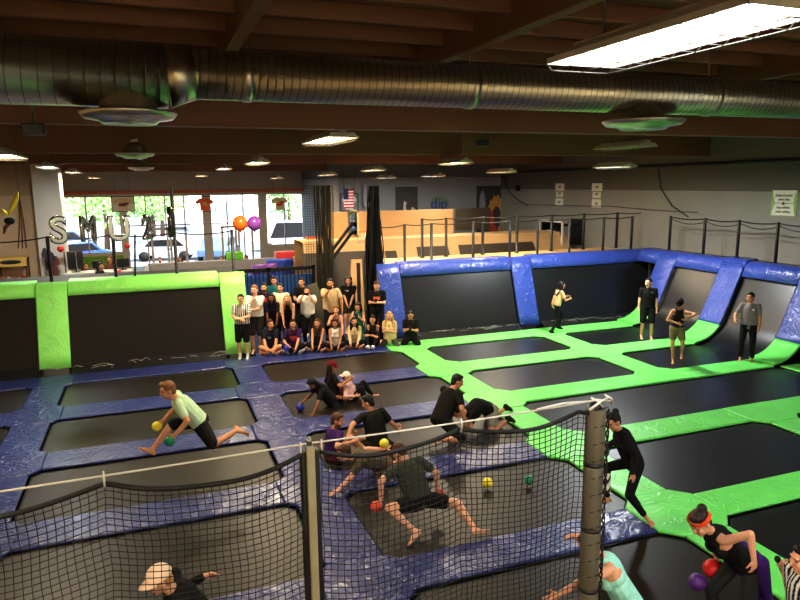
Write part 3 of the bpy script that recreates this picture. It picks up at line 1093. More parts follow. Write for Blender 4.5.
def open_net(name, label, o, ux, uz, nx, nz, cell, r, mat, group, sagf=None, cat='net'):
    """square-mesh cord net: verticals and horizontals as thin bars"""
    m = MB()
    o = V(o); ux = V(ux); uz = V(uz)
    def P(i, k):
        p = o + ux * (i * cell) + uz * (k * cell)
        return sagf(p, i, k) if sagf else p
    for i in range(nx + 1):
        m.tube([P(i, k) for k in range(nz + 1)], r, 3, caps=False, smooth=False)
    for k in range(nz + 1):
        m.tube([P(i, k) for i in range(nx + 1)], r, 3, caps=False, smooth=False)
    return solo(name, m.mesh(), mat, label, cat, group)


open_net('hanging_net', 'thin black net sheet hanging left of the gathered olive net', (4.62, 20.9, 0.6), (1, 0, 0), (0, 0, 1), 6, 48, 0.08, 0.006, NETB, 'gathered nets')

# ================================================================== basketball goals
t = thing('basketball_goal', 'basketball goal on a slanted black arm seen edge-on behind the crowd', 'basketball goal', (5.42, 21.75, -0.3))
b = BLACKP
MB().b2((-0.3, -0.3, 0), (0.3, 0.3, 0.25)).build('base', b, t)
MB().bar((-0.1, 0, 0.2), (0.0, 0, 2.25), 0.14, 0.14, (0, 1, 0)).build('pole', b, t)
for dz in (0, 0.28):
    MB().bar((-0.05, -0.08, 1.95 + dz), (0.98, -0.08, 3.2 + dz), 0.09, 0.09, (0, 1, 0)).build('arm', b, t)
bd = MB()
for y0, y1, z0, z1 in ((-.55, .55, 3.05, 3.11), (-.55, .55, 3.85, 3.91), (-.55, -.49, 3.05, 3.91), (.49, .55, 3.05, 3.91)):
    bd.b2((0.98, y0 - .1, z0), (1.03, y1 - .1, z1))
bdo = bd.build('backboard_frame', plain('tan_steel', rgb(190, 165, 110), 0.5), t)
MB().b2((1.0, -.6, 3.08), (1.01, .4, 3.88)).build('backboard_glass', GLASS, bdo)
rim = MB().tube([(1.3 + .22 * math.cos(a), -.1 + .22 * math.sin(a), 3.18) for a in np.linspace(0, 2 * math.pi, 17)[:-1]], 0.015, 6, closed=True).build('rim', ORANGE, t)
nm = MB()
for k in range(10):
    a = 2 * math.pi * k / 10
    nm.tube([(1.3 + .22 * math.cos(a), -.1 + .22 * math.sin(a), 3.18), (1.3 + .12 * math.cos(a + .3), -.1 + .12 * math.sin(a + .3), 2.8)], 0.008, 4)
nm.build('net', WHITE, rim)

t = thing('basketball_goal', 'basketball goal with a clear backboard on brackets on the right block wall', 'basketball goal', (17.2, 24.3, 1.8))
bd = MB()
for y0, y1, z0, z1 in ((-.9, .9, -.02, .06), (-.9, .9, 1.0, 1.08), (-.9, -.82, 0, 1.08), (.82, .9, 0, 1.08)):
    bd.b2((-1.32, y0, z0), (-1.26, y1, z1))
for y0, y1, z0, z1 in ((-.3, .3, .15, .2), (-.3, .3, .6, .65), (-.3, -.25, .15, .65), (.25, .3, .15, .65)):
    bd.b2((-1.33, y0, z0), (-1.27, y1, z1))
bdo = bd.build('backboard_frame', WHITE, t)
MB().b2((-1.3, -.85, 0), (-1.28, .85, 1.05)).build('backboard_glass', GLASS, bdo)
for y in (-.5, .5):
    for z in (.15, .85):
        MB().bar((-1.26, y, z), (0, y * .6, z), 0.06, 0.06).build('bracket', BLACKP, t)
MB().b2((-.08, -.5, 0), (0, .5, 1.1)).build('wall_plate', BLACKP, t)
rim = MB().tube([(-1.6 + .22 * math.cos(a), .22 * math.sin(a), 0.1) for a in np.linspace(0, 2 * math.pi, 17)[:-1]], 0.02, 6, closed=True).build('rim', BLACKP, t)

# ================================================================== wall pictures, flag, signs, cords
def on_back(x0, x1, z0, z1, mb=None, y=30.98, d=0.03):
    return MB().b2((x0, y - d, z0), (x1, y, z1))


def backxz(px, py, y=30.95):
    p = at(px, py, y)
    return p.x, p.z


xa, za = backxz(395.5, 187); xb, zb = backxz(418, 238)
t = thing('mural', 'dark grey mural with two white figures on the far back wall', 'mural', ((xa + xb) / 2, 30.98, zb), 'murals on the far back wall')
hw = (xb - xa) / 2
MB().b2((-hw, -.02, 0), (hw, .02, za - zb)).build('panel', plain('mural_grey', rgb(78, 78, 76), 0.6, var=.25), t)
for cx, cz, s in ((-.12, 1.62, .5), (.3, 1.15, .85)):
    f = MB()
    for (dx, dz, rx, rz) in ((0, .36, .07, .1), (0, .1, .12, .24), (-.05, -.25, .07, .22), (.08, -.3, .06, .26), (.12, .22, .05, .16)):
        f.ell((cx + dx * s * 1.2, -.035, cz + dz * s), (rx * s * 1.2, .012, rz * s))
    f.build('figure', WHITE, t)
xa, za = backxz(477, 186); xb, zb = backxz(508.5, 240)
t = thing('mural', 'tall mural of a red figure in a ring of flames beside the room corner', 'mural', ((xa + xb) / 2, 30.98, zb), 'murals on the far back wall')
hw = (xb - xa) / 2
H_ = za - zb
MB().b2((-hw, -.02, 0), (hw - .3, .02, H_)).build('panel', plain('mural_slate', rgb(70, 72, 78), 0.6, var=.5, scale=2), t)
fl = MB()
rnd = random.Random(4)
for k in range(34):
    a = -2.2 + 4.9 * k / 33
    rr = .5 + .07 * math.sin(k * 2.1)
    cx, cz = .2 + rr * math.sin(a) * .85, 1.2 + rr * math.cos(a) * 1.7
    fl.ell((cx, -.03, cz), (.08 + .04 * rnd.random(), .01, .16 + .1 * rnd.random()))
fl.build('flames', plain('flame_paint', rgb(225, 170, 90), 0.6, var=.3, scale=8), t)
fg = MB()
fg.ell((-.12, -.045, 1.0), (.2, .012, .36)); fg.ell((.02, -.045, .62), (.2, .012, .2)); fg.ell((-.1, -.045, 1.45), (.1, .012, .14))
fg.build('figure', plain('mural_red', rgb(205, 80, 70), 0.6), t)
MB().ell((-.62, -.03, 1.9), (.18, .01, .7)).build('pale_patch', plain('mural_pale', rgb(150, 160, 185), 0.6, var=.4, scale=9), t)
# blue and green letters
for i, (ch, px) in enumerate((('d', 434), ('i', 439.5), ('p', 444))):
    x, z = backxz(px, 204)
    me = text_mesh(ch, 0.75, 0.02)
    me.transform(frame_mat((x, 30.95, z), (1, 0, 0), (0, 0, 1), (0, -1, 0)))
    solo('wall_letter', me, plain('letter_blue', rgb(50, 100, 170), .5) if i == 0 else bpy.data.materials['letter_blue'], f'blue painted wall letter {["nearest the dark mural", "in the middle of the three", "nearest the olive mat"][i]}', 'letter', 'blue letters on the far back wall')
me = bpy.data.meshes.new('arc')
mm = MB()
xs, zs = backxz(439, 208)
mm.tube([(xs + .55 * math.cos(a), 30.94, zs + .55 * math.sin(a)) for a in np.linspace(.3, 2.6, 12)], .035, 6)
solo('wall_swoosh', mm.mesh(), plain('letter_green', rgb(120, 200, 70), .5), 'green painted arc over the blue wall letters', 'sign')

# flag
x0, z0 = backxz(343.5, 189.5, 29.5); x1, z1 = backxz(354, 208, 29.5)
fw, fh = x1 - x0, z0 - z1
FLAG, fnt, fb = new_mat('flag_cloth')
tc = N(fnt, 'ShaderNodeTexCoord'); sp = N(fnt, 'ShaderNodeSeparateXYZ')
fnt.links.new(tc.outputs['Object'], sp.inputs[0])
mu = N(fnt, 'ShaderNodeMath', operation='MULTIPLY'); fnt.links.new(sp.outputs['Z'], mu.inputs[0]); mu.inputs[1].default_value = 6.5 / fh
fc = N(fnt, 'ShaderNodeMath', operation='FRACT'); fnt.links.new(mu.outputs[0], fc.inputs[0])
g5 = N(fnt, 'ShaderNodeMath', operation='LESS_THAN'); fnt.links.new(fc.outputs[0], g5.inputs[0]); g5.inputs[1].default_value = 0.5
mx = N(fnt, 'ShaderNodeMix', data_type='RGBA'); mx.inputs[6].default_value = rgb(235, 230, 225); mx.inputs[7].default_value = rgb(190, 40, 50)
fnt.links.new(g5.outputs[0], mx.inputs[0])
l1 = N(fnt, 'ShaderNodeMath', operation='LESS_THAN'); fnt.links.new(sp.outputs['X'], l1.inputs[0]); l1.inputs[1].default_value = -0.02
g1 = N(fnt, 'ShaderNodeMath', operation='GREATER_THAN'); fnt.links.new(sp.outputs['Z'], g1.inputs[0]); g1.inputs[1].default_value = fh * 6 / 13
an = N(fnt, 'ShaderNodeMath', operation='MULTIPLY'); fnt.links.new(l1.outputs[0], an.inputs[0]); fnt.links.new(g1.outputs[0], an.inputs[1])
# star field
vo = N(fnt, 'ShaderNodeTexVoronoi'); vo.inputs['Scale'].default_value = 16; vo.inputs['Randomness'].default_value = 0
fnt.links.new(tc.outputs['Object'], vo.inputs['Vector'])
sl = N(fnt, 'ShaderNodeMath', operation='LESS_THAN'); fnt.links.new(vo.outputs['Distance'], sl.inputs[0]); sl.inputs[1].default_value = 0.25
m3 = N(fnt, 'ShaderNodeMix', data_type='RGBA'); m3.inputs[6].default_value = rgb(40, 44, 90); m3.inputs[7].default_value = rgb(220, 220, 225)
fnt.links.new(sl.outputs[0], m3.inputs[0])
m4 = N(fnt, 'ShaderNodeMix', data_type='RGBA')
fnt.links.new(an.outputs[0], m4.inputs[0]); fnt.links.new(mx.outputs[2], m4.inputs[6]); fnt.links.new(m3.outputs[2], m4.inputs[7])
fnt.links.new(m4.outputs[2], fb.inputs['Base Color']); fb.inputs['Roughness'].default_value = .8
m = MB()
vs = []
for i in range(9):
    u = i / 8
    vs += [((u - .5) * fw, .03 * math.sin(u * 9), 0), ((u - .5) * fw, .03 * math.sin(u * 9 + .5), fh)]
m.add(vs, [(2 * i, 2 * i + 2, 2 * i + 3, 2 * i + 1) for i in range(8)], True)
t = thing('flag', 'red and white striped flag with a starry blue corner hanging above the far court', 'flag', ((x0 + x1) / 2, 29.5, z1))
m.build('flag_cloth', FLAG, t)
MB().cyl((-fw / 2 - .05, 0, fh + .02), (fw / 2 + .05, 0, fh + .02), 0.02, 8).build('flag_rod', STEEL, t)
MB().tube([(-fw / 2, 0, fh), (0, 0, fh + .6), (fw / 2, 0, fh)], 0.008, 4).build('hanging_cord', BLACKP, t)


def shirt_outline(w, h):
    return [(-.24 * w, 0), (.24 * w, 0), (.25 * w, .6 * h), (.38 * w, .5 * h), (.5 * w, .7 * h), (.28 * w, .97 * h), (.1 * w, h), (0, .93 * h), (-.1 * w, h), (-.28 * w, .97 * h), (-.5 * w, .7 * h), (-.38 * w, .5 * h), (-.25 * w, .6 * h)]


def framed_shirt(label, px0, py0, px1, py1, y, back, shirt, motif, panel=True):
    a = at(px0, py1, y); b_ = at(px1, py0, y)
    w, h = b_.x - a.x, b_.z - a.z
    t = thing('framed_shirt', label, 'framed shirt', ((a.x + b_.x) / 2, y, a.z), 'framed shirts hung in the lobby')
    m = MB()
    f = 0.035
    for lo, hi in (((-w / 2, -.03, 0), (w / 2, .03, f)), ((-w / 2, -.03, h - f), (w / 2, .03, h)), ((-w / 2, -.03, 0), (-w / 2 + f, .03, h)), ((w / 2 - f, -.03, 0), (w / 2, .03, h))):
        m.b2(lo, hi)
    m.build('frame', BLACKP, t)
    if back is not None: MB().b2((-w / 2, .0, 0), (w / 2, .02, h)).build('backing', back, t)
    sw, sh = w * .86, h * .8
    m = MB()
    ol = shirt_outline(sw, sh)
    n = len(ol)
    m.add([(x, -.035, z + h * .08) for x, z in ol] + [(x, -.01, z + h * .08) for x, z in ol], [tuple(range(n))] + [(i, n + i, n + (i + 1) % n, (i + 1) % n) for i in range(n)])
    s = m.build('shirt', shirt, t)
    mo = MB()
    for (x, z, rx, rz) in motif: mo.ell((x * w, -.04, z * h), (rx * w, .012, rz * h))
    mo.build('print', plain(label.split()[0] + '_print', rgb(*MOTIF.get(label.split()[0], (150, 60, 40))), .6), s)
    for sx in (-.3, .3): MB().cyl((sx * w, 0, h), (sx * w, 0, h + 1.2), .008, 4).build('hanging_cord', BLACKP, t)


MOTIF = {'orange': (250, 200, 150), 'pale': (120, 60, 40), 'cream': (220, 70, 40), 'grey': (150, 150, 150)}
OSH = plain('orange_cloth', rgb(238, 110, 44), .7)
CSH = plain('cream_cloth', rgb(226, 200, 160), .7)
framed_shirt('pale framed shirt with a dark print, leftmost in the lobby', 112, 196, 134, 212, 37.8, PAPER, CSH, [(-.02, .45, .2, .1), (.12, .52, .14, .08)])
framed_shirt('orange framed shirt hanging before the lobby window', 194, 196, 215, 212, 37.8, None, OSH, [(0, .55, .12, .06), (.05, .42, .16, .04)])
framed_shirt('cream framed shirt with a red print hanging before the lobby window', 270, 195, 289, 211.5, 37.8, None, CSH, [(0, .42, .16, .09), (.1, .55, .12, .09)])
framed_shirt('grey framed shirt partly behind the flag', 340.5, 193, 358, 211.5, 30.9, plain('grey_backing', rgb(140, 145, 150), .6), WHITE, [(0, .4, .08, .1)])
a = at(369, 207, 30.6)
o = solo('banner', MB().b2((a.x - .25, 30.6, a.z), (a.x + .28, 30.62, a.z + .98)).mesh(), plain('banner_grey', rgb(160, 165, 172), .7), 'pale grey banner hung left of the black net bundle', 'banner')

# paper signs on the right wall (x = 17.2)
t = thing('paper_sign', 'green-edged white paper sign with five lines of lettering on the right wall', 'sign', (17.19, 14.27, 3.45))
MB().b2((-.01, -.40, -.02), (0, .44, .72)).build('green_border', plain('green_paper', rgb(150, 190, 110), .7), t)
sh = MB()
vs, fs = [], []
for k in range(9):
    z = .72 * k / 8
    w = .34 + .04 * math.cos((k / 8 - .5) * 5) * -1 + .03
    vs += [(-.02 - .012 * math.sin(k * 1.3), w, z), (-.02 - .012 * math.sin(k * 1.3), -w + .03, z)]
sh.add(vs, [(2 * i, 2 * i + 1, 2 * i + 3, 2 * i + 2) for i in range(8)], True)
sh.build('sheet', PAPER, t)
for txt, z, s in (('Jump at your', .58, .105), ('own risk', .46, .105), ('&', .345, .14), ('stay within', .23, .105), ('your ability', .11, .105)):
    me = text_mesh(txt, s, .002)
    me.transform(frame_mat((-.04, 0.01, z), (0, -1, 0), (0, 0, 1), (-1, 0, 0)))
    link('lettering', me, INK, t)
for lab, py, y in (('column of three paper sheets on the right wall, left one of the pair', 195.5, 25.6), ('column of three paper sheets on the right wall, nearer the hanging cord', 196, 22.95)):
    t = thing('paper_sign', lab, 'sign', (17.19, y, 3.42), 'paper sheets on the right wall')
    for k, (z0, z1, w) in enumerate(((0.0, .33, .3), (.38, .62, .27), (.66, .98, .34))):
        MB().b2((-.02, -w, z0), (-.01, w, z1)).build('sheet', PAPER, t)
        m = MB()
        m.b2((-.024, -.12, z0 + .17), (-.021, .1, z0 + .2)); m.b2((-.024, -.08, z0 + .12), (-.021, .1, z0 + .15))
        m.build('lettering', INK, t)
o = rope('cable', 'black cord drooping down the right block wall', [(17.17, 19.5, 5.0), (17.17, 19.3, 4.2), (17.17, 18.7, 3.6), (17.17, 17.9, 3.25)], 0.018, BLACKP, 0.0, 'cable', n=4)
o = rope('cable', 'black cord curving at the far room corner', [(17.15, 30.7, 4.8), (17.15, 29.9, 3.9), (17.15, 28.2, 3.35)], 0.02, BLACKP, 0.05, 'cable', n=6)
o = solo('wall_conduit', MB().tube([(17.12, 30.5, 4.95), (17.12, 20, 4.98), (17.12, 9, 5.05)], 0.05, 8).mesh(), BLACKP, 'dark pipe running along the top of the right block wall', 'pipe')
o = rope('cable', 'thin cord strung low along the right block wall', [(17.16, 29.5, 3.42), (17.16, 22, 3.5), (17.16, 17.5, 3.42)], 0.012, BLACKP, 0.03, 'cable', n=6)
o = solo('wall_speaker', bevel_mesh(MB().b2((17.0, 29.0, 4.05), (17.18, 29.2, 4.3)), .01), BLACKP, 'small black sensor box high near the far room corner', 'sensor', 'small wall sensors')

# ================================================================== balloons
def letter_balloon(ch, label, px, py, y, hgt, wsc, rot, mat=CHROME):
    me = text_mesh(ch, hgt * 1.25, hgt * .06, bevel=hgt * .055, res=4)
    co = np.array([v.co for v in me.vertices])
    mn, mx_ = co.min(0), co.max(0)
    s = hgt / (mx_[1] - mn[1])
    c = at(px, py, y)
    R_ = Matrix.Rotation(rot, 4, 'Z')
    M = Matrix.Translation((c.x, c.y, c.z)) @ R_ @ frame_mat((0, 0, 0), (s * wsc, 0, 0), (0, 0, s), (0, -1, 0)) @ Matrix.Translation((-(mn[0] + mx_[0]) / 2, -(mn[1] + mx_[1]) / 2, 0))
    me.transform(M)
    for p in me.polygons: p.use_smooth = True
    return solo('letter_balloon', me, mat, label, 'balloon', 'silver letter balloons on the rope')


letter_balloon('S', 'silver letter S balloon tied above the green wall', 58.5, 230, 18.7, .72, .95, .25)
letter_balloon('M', 'silver letter M balloon between the S and the U', 88, 228.5, 18.7, .66, .62, .4)
letter_balloon('U', 'silver letter U balloon tied over the second black post', 118.5, 228.5, 18.7, .66, .95, .2)
letter_balloon('2', 'silver digit-shaped balloon right of the U balloon', 147, 227, 18.7, .66, .6, .45)
letter_balloon('1', 'dark silver balloon hanging on the tall black post', 171, 222, 18.6, .8, .7, .5, plain('dark_foil', rgb(120, 116, 110), .2, metal=1.0))
def round_balloon(label, px, py, y, r, col):
    c = at(px, py, y)
    t = thing('balloon', label, 'balloon', (c.x, c.y, c.z - r * 1.08), 'round balloons on the rope')
    MB().lathe([(0, 0), (r * .2, .02 * r), (r * .45, .12 * r), (r * .72, .33 * r), (r * .92, .66 * r), (r, 1.04 * r), (r * .93, 1.42 * r), (r * .72, 1.76 * r), (r * .4, 1.99 * r), (r * .15, 2.07 * r), (0, 2.08 * r)], n=20).build('skin', plain(label.split()[0] + '_latex', col, .22, spec=.6), t)
    MB().cyl((0, 0, -.04), (0, 0, .02), .015, 6, .03).build('knot', bpy.data.materials[label.split()[0] + '_latex'], t)
    MB().tube([(0, 0, -.04), (.02, 0, -.25), (0, 0, -.45)], .005, 4).build('string', WHITE, t)


round_balloon('orange round balloon over the green wall end', 240, 223, 19.3, .21, rgb(245, 110, 40))
round_balloon('purple round balloon beside the orange one', 254.3, 223, 19.3, .205, rgb(130, 70, 160))
# yellow streamer balloon with black tail
a, b_, c_ = at(18, 191, 20), at(13, 206, 20), at(8, 215, 20)
t = thing('twisted_balloon', 'long yellow balloon with a dark bow at the left edge', 'balloon', (c_.x, 20, c_.z - .5))
o_ = V(t.location)
MB().tube([a - o_, (a + b_) / 2 + V((.02, 0, 0)) - o_, b_ - o_, c_ - o_], [.015, .06, .065, .03], 10).build('yellow_balloon', YELLOW, t)
e = at(1, 210, 20)
MB().tube([c_ - o_, (c_ + e) / 2 - o_, e - o_], [.03, .05, .05], 10).build('yellow_balloon', YELLOW, t)
d1, d2 = at(10, 222, 20), at(4, 234, 20)
MB().ell(d1 - o_ + V((0, -.05, .03)), (.13, .06, .1)).build('bow', BLACK, t)
MB().tube([d1 - o_, (d1 + d2) / 2 - o_ + V((-.05, 0, 0)), d2 - o_], [.05, .05, .02], 8).build('tail', plain('maroon_foil', rgb(90, 30, 35), .4), t)
MB().cyl(a - o_, a - o_ + V((0, 0, 1.6)), .006, 4).build('string', BLACKP, t)
tw = MB()
for k, (px) in enumerate((21, 22.5, 24)):
    p0, p1 = at(18.5, 190, 26.2), at(px, 248, 26.2)
    tw.tube([p0, (p0 + p1) / 2 + V((.03 * k, 0, 0)), p1 + V((.08 * (k - 1), 0, 0))], .018, 5)
solo('hanging_rope', tw.mesh(), plain('brown_rope', rgb(120, 86, 60), .8), 'brown rope hanging down the tan alcove wall', 'rope')

# ================================================================== lobby things
t = thing('display_case', 'yellow topped snack display case against the tan wall at the left edge', 'display case', (-4.45, 25.7, 0.15))
WOODF = plain('walnut', rgb(96, 62, 40), .5)
MB().b2((-.45, -.3, 0), (.45, .3, 1.1)).build('cabinet', WOODF, t)
for x in (-.43, .43):
    for y in (-.28, .28): MB().box((x, y, 1.55), (.05, .05, .95)).build('corner_post', WOODF, t)
hd = MB().b2((-.47, -.32, 1.98), (.47, .32, 2.02)); hd.b2((-.47, -.33, 1.72), (.47, -.29, 2.0)); hd.build('header', plain('yellow_header', rgb(226, 190, 100), .5), t)
me = text_mesh('SNACKS', .0001, .001) if False else None
MB().ell((0, -.34, 1.87), (.32, .012, .07)).build('header_badge', INK, t)
MB().b2((-.42, -.3, 1.12), (.42, -.29, 1.7)).build('glass_front', GLASS, t)
rnd = random.Random(2)
for k in range(9):
    MB().ell((-.34 + .085 * k, -.12 + .1 * rnd.random(), 1.2 + .1 * rnd.random()), (.07, .07, .09)).build('snack_bag', [plain('bag_a', rgb(190, 90, 60), .5), ORANGE, WHITE, RED][k % 4], t)

t = thing('service_counter', 'black service counter with pale top in the lobby', 'counter', (-1.75, 25.4, 0.15))
MB().b2((-1.05, -.3, 0), (1.0, .3, 1.35)).build('counter_body', BLACKP, t)
MB().b2((-1.1, -.36, 1.35), (1.05, .34, 1.42)).build('counter_top', WHITE, t)
def monitor(label, x, y, z, w, h, rot):
    t = thing('monitor', label, 'monitor', (x, y, z), 'screens on the lobby counter', rot)
    MB().b2((-.12, -.08, 0), (.12, .08, .02)).build('stand', BLACKP, t)
    MB().b2((-.02, -.02, .02), (.02, .02, .15)).build('neck', BLACKP, t)
    s = bevel_mesh(MB().b2((-w / 2, -.03, .1), (w / 2, .03, .1 + h)), .008)
    link('screen', s, BLACKP, t)
monitor('tall black till screen at the left end of the lobby counter', -2.5, 25.45, 1.57, .5, .62, .3)
monitor('small screen in the middle of the lobby counter', -1.8, 25.4, 1.57, .35, .26, -.3)
monitor('low till screen at the right end of the lobby counter', -1.0, 25.4, 1.57, .45, .3, .1)
o = solo('clothes_rack', (lambda m: (m.tube([(-2.8, 25.2, 0.15), (-2.8, 25.2, 2.3), (-2.45, 25.2, 2.3), (-2.4, 25.2, .15)], .02, 6), m)[1])(MB()).mesh(), STEEL, 'thin metal rack beside the white pillar', 'rack')
for i, (px, py, col) in enumerate(((51, 262, (60, 50, 70)), (55, 266, (120, 60, 50)), (47, 258, (70, 70, 74)))):
    c = at(px, py, 25.2)
    m = MB()
    ol = shirt_outline(.42, .75)
    n = len(ol)
    m.add([(c.x + x * .8, 25.05 + .08 * i, c.z - .4 + z) for x, z in ol] + [(c.x + x * .8, 25.09 + .08 * i, c.z - .4 + z) for x, z in ol], [tuple(range(n)), tuple(range(2 * n - 1, n - 1, -1))] + [(k, n + k, n + (k + 1) % n, (k + 1) % n) for k in range(n)])
    solo('hanging_shirt', m.mesh(), plain(f'rack_cloth_{i}', rgb(*col), .8), ['dark purple shirt on the rack by the pillar', 'rust shirt on the rack by the pillar', 'grey shirt on the rack by the pillar'][i], 'shirt', 'shirts on the rack by the pillar')
for lab, px, py, y, r in (('red balloon beside the white pillar', 60.5, 249, 25, .11), ('red ball right of the second black post', 119, 273, 25, .11), ('red balloon by the leaning pole', 127.5, 246, 30, .11)):
    c = at(px, py, y)
    solo('red_balloon', MB().lathe([(0, 0), (.5 * r, .1 * r), (.9 * r, .6 * r), (r, r), (.8 * r, 1.6 * r), (.4 * r, 1.93 * r), (0, 2 * r)], (c.x, c.y, c.z - r), 14).mesh(), RED, lab, 'balloon', 'small red balloons in the lobby')

# ================================================================== outside the windows
struct('ground_1', MB().b2((-70, 39.3, -0.6), (90, 140, -0.4)), plain('asphalt', rgb(150, 150, 150), .8))
STUC = plain('stucco', rgb(240, 238, 232), .8)
def building(label, x0, x1, y, h):
    t = thing('building', label, 'building', ((x0 + x1) / 2, y, -.4), 'buildings outside')
    w = (x1 - x0) / 2
    MB().b2((-w, 0, 0), (w, 6, h)).build('wall', STUC, t)
    MB().b2((-w - .2, -.2, h), (w + .2, 6.2, h + .3)).build('roof_edge', GREYW, t)
    for k in range(4):
        x = -w + (k + .5) * w / 2
        MB().b2((x - w * .15, -.06, 1.2), (x + w * .15, 0, 2.6)).build('window', plain('far_glass', rgb(150, 165, 180), .2) if 'far_glass' not in bpy.data.materials else bpy.data.materials['far_glass'], t)
building('white building across the parking lot', 4, 34, 74, 9)
building('pale building at the left of the parking lot', -40, -12, 80, 7)
def tree(label, x, y, h, r, seed):
    rnd = random.Random(seed)
    t = thing('tree', label, 'tree', (x, y, -.4), 'trees outside the windows')
    MB().tube([(0, 0, 0), (.1, 0, h * .45), (0, 0, h * .7)], [.22, .16, .08], 8).build('trunk', WOODF, t)
    vs, fs = [], []
    for k in range(620):
        d = V((rnd.gauss(0, 1), rnd.gauss(0, 1), rnd.gauss(0, 1))).normalized() * r * (rnd.random() ** .4)
        p = V((d.x, d.y, h * .7 + d.z * .75))
        u = V((rnd.gauss(0, 1), rnd.gauss(0, 1), rnd.gauss(0, 1))).normalized()
        w = u.orthogonal().normalized()
        s = .22
        b0 = len(vs)
        vs += [p - u * s, p + w * s * .5, p + u * s, p - w * s * .5]
        fs.append((b0, b0 + 1, b0 + 2, b0 + 3))
    MB().add(vs, fs).build('foliage', bpy.data.materials.get('leaves') or plain('leaves', rgb(150, 190, 110), .7, var=.4), t)
for i, (px, y, h, r) in enumerate(((103, 52, 5.2, 2.3), (150, 50, 5.4, 1.9), (160, 60, 5.8, 2.2), (288, 55, 5.6, 2.8), (90, 60, 5.8, 2.4))):
    p = at(px, 200, y)
    tree(['green tree outside behind the M balloon', 'green tree outside behind the pale framed shirt', 'green tree outside left of the tall post', 'green tree outside behind the cream framed shirt', 'farther tree outside the leftmost window'][i], p.x, y, h, r, i)
def car(label, px, y, col, L=4.2, h=1.5, rot=0.0):
    p = at(px, 230, y)
    t = thing('car', label, 'car', (p.x, y, -.4), 'parked cars outside', rot)
    prof = [(-L / 2, .35), (-L / 2, .8), (-L * .32, .95), (-L * .2, h), (L * .22, h), (L * .36, .98), (L / 2, .85), (L / 2, .35)]
    n = len(prof)
    m = MB().add([(x, -.85, z) for x, z in prof] + [(x, .85, z) for x, z in prof], [tuple(range(n)), tuple(range(2 * n - 1, n - 1, -1))] + [(k, n + k, n + (k + 1) % n, (k + 1) % n) for k in range(n)])
    link('car_body', bevel_mesh(m, .06), plain('car_paint_' + label.split()[0], col, .25, coat=.5), t)
    gl_ = MB().add([(-L * .29, -.87, .98), (-L * .19, -.87, h - .1), (L * .2, -.87, h - .1), (L * .31, -.87, .98)], [(0, 1, 2, 3)])
    gl_.build('side_window', BLACKP, t)
    for x in (-L * .3, L * .3):
        for y_ in (-.87, .87): MB().cyl((x, y_ - .1, .33), (x, y_ + .1, .33), .33, 14).build('wheel', BLACK, t)
car('blue car parked outside under the S balloon', 72, 46, rgb(60, 90, 150), rot=.3)
car('dark car parked farther outside the leftmost window', 62, 58, rgb(70, 84, 110))
car('silver car parked outside at the glass doors', 165, 47, rgb(190, 195, 200), rot=-.2)
car('grey car parked outside beside the second doors', 218, 46, rgb(110, 135, 165), rot=1.2)
car('white van parked outside the rightmost window', 287, 50, rgb(240, 240, 240), 5.0, 2.2)
# ================================================================== ceiling timber
def beam(label, lo, hi, mat, group):
    return solo('ceiling_beam', bevel_mesh(MB().b2(lo, hi), .012), mat, label, 'beam', group)
bg = 'deep timber beams across the hall'
for i, (y, zb) in enumerate(((9.35, 5.25), (17.3, 5.25), (25.6, 5.25), (33.2, 5.12))):
    beam(f'deep brown timber beam across the ceiling, {ordn[i]} behind the duct', (-9, y - .12, zb), (17.2, y + .12, CEIL), WOODX, bg)
beam('deep brown timber beam above the near fluorescent light', (-9, 1.0, 5.5), (17.2, 1.24, CEIL), WOODX, bg)
jg = 'timber joists running away under the ceiling'
for i, x in enumerate((-6.45, -3.98, -1.5, 0.95, 3.42, 5.9, 8.4, 10.9, 13.4, 15.9)):
    beam(f'brown joist running towards the duct, {ordn[i]} from the left wall', (x - .07, 1.24, 5.9), (x + .07, 9.23, CEIL), WOODY, jg)
sg = 'ceiling boards between the joists'
k = 0
for y in np.arange(1.9, 9.0, .8):
    beam(f'thin ceiling rafter crossing the joists, {ordn[k]} in front of the near beam', (-9, y - .03, 6.08), (17.2, y + .03, CEIL), WOODX, sg)
    k += 1

# ================================================================== spiral duct
def spiral(x0, x1, r, y, z, rings):
    m = MB()
    m.tube([(x0, y, z), (x1, y, z)], r, 36)
    rib = MB()
    n = int((x1 - x0) / rings)
    for i in range(n):
        x = x0 + (i + .5) * rings
        pts = [(x + .02 * math.sin(a), y + (r + .002) * math.cos(a), z + (r + .002) * math.sin(a)) for a in np.linspace(0, 2 * math.pi, 33)[:-1]]
        rib.tube(pts, .0032, 4, closed=True)
    return m, rib
t = thing('air_duct', 'long round galvanised air duct hung below the ceiling', 'duct', (4, 7.0, 5.53))
def sh(m, d=(-4, -7.0, -5.53)):
    me = m.mesh(); me.transform(Matrix.Translation(d)); return me
m, rib = spiral(-9, .25, .30, 7.0, 5.53, .125)
link('wide_section', sh(m), DUCT, t); link('seam_ribs', sh(rib), plain('duct_seam', rgb(120, 120, 112), .4, metal=.8), t)
m = MB().tube([(.25, 7, 5.53), (.5, 7, 5.555)], [.30, .235], 36); link('reducer', sh(m), DUCT, t)
m, rib = spiral(.5, 17.0, .235, 7.0, 5.555, .08)
link('narrow_section', sh(m), DUCT, t); link('seam_ribs', sh(rib), bpy.data.materials['duct_seam'], t)
for x in (1.0, 3.46, 6.9, 9.9): 
    link('band', sh(MB().tube([(x - .04, 7, 5.555), (x + .04, 7, 5.555)], .245, 36)), DUCT, t)
    link('hanger_rod', sh(MB().cyl((x, 7, 5.78), (x, 7, 6.25), .012, 6)), STEEL, t)
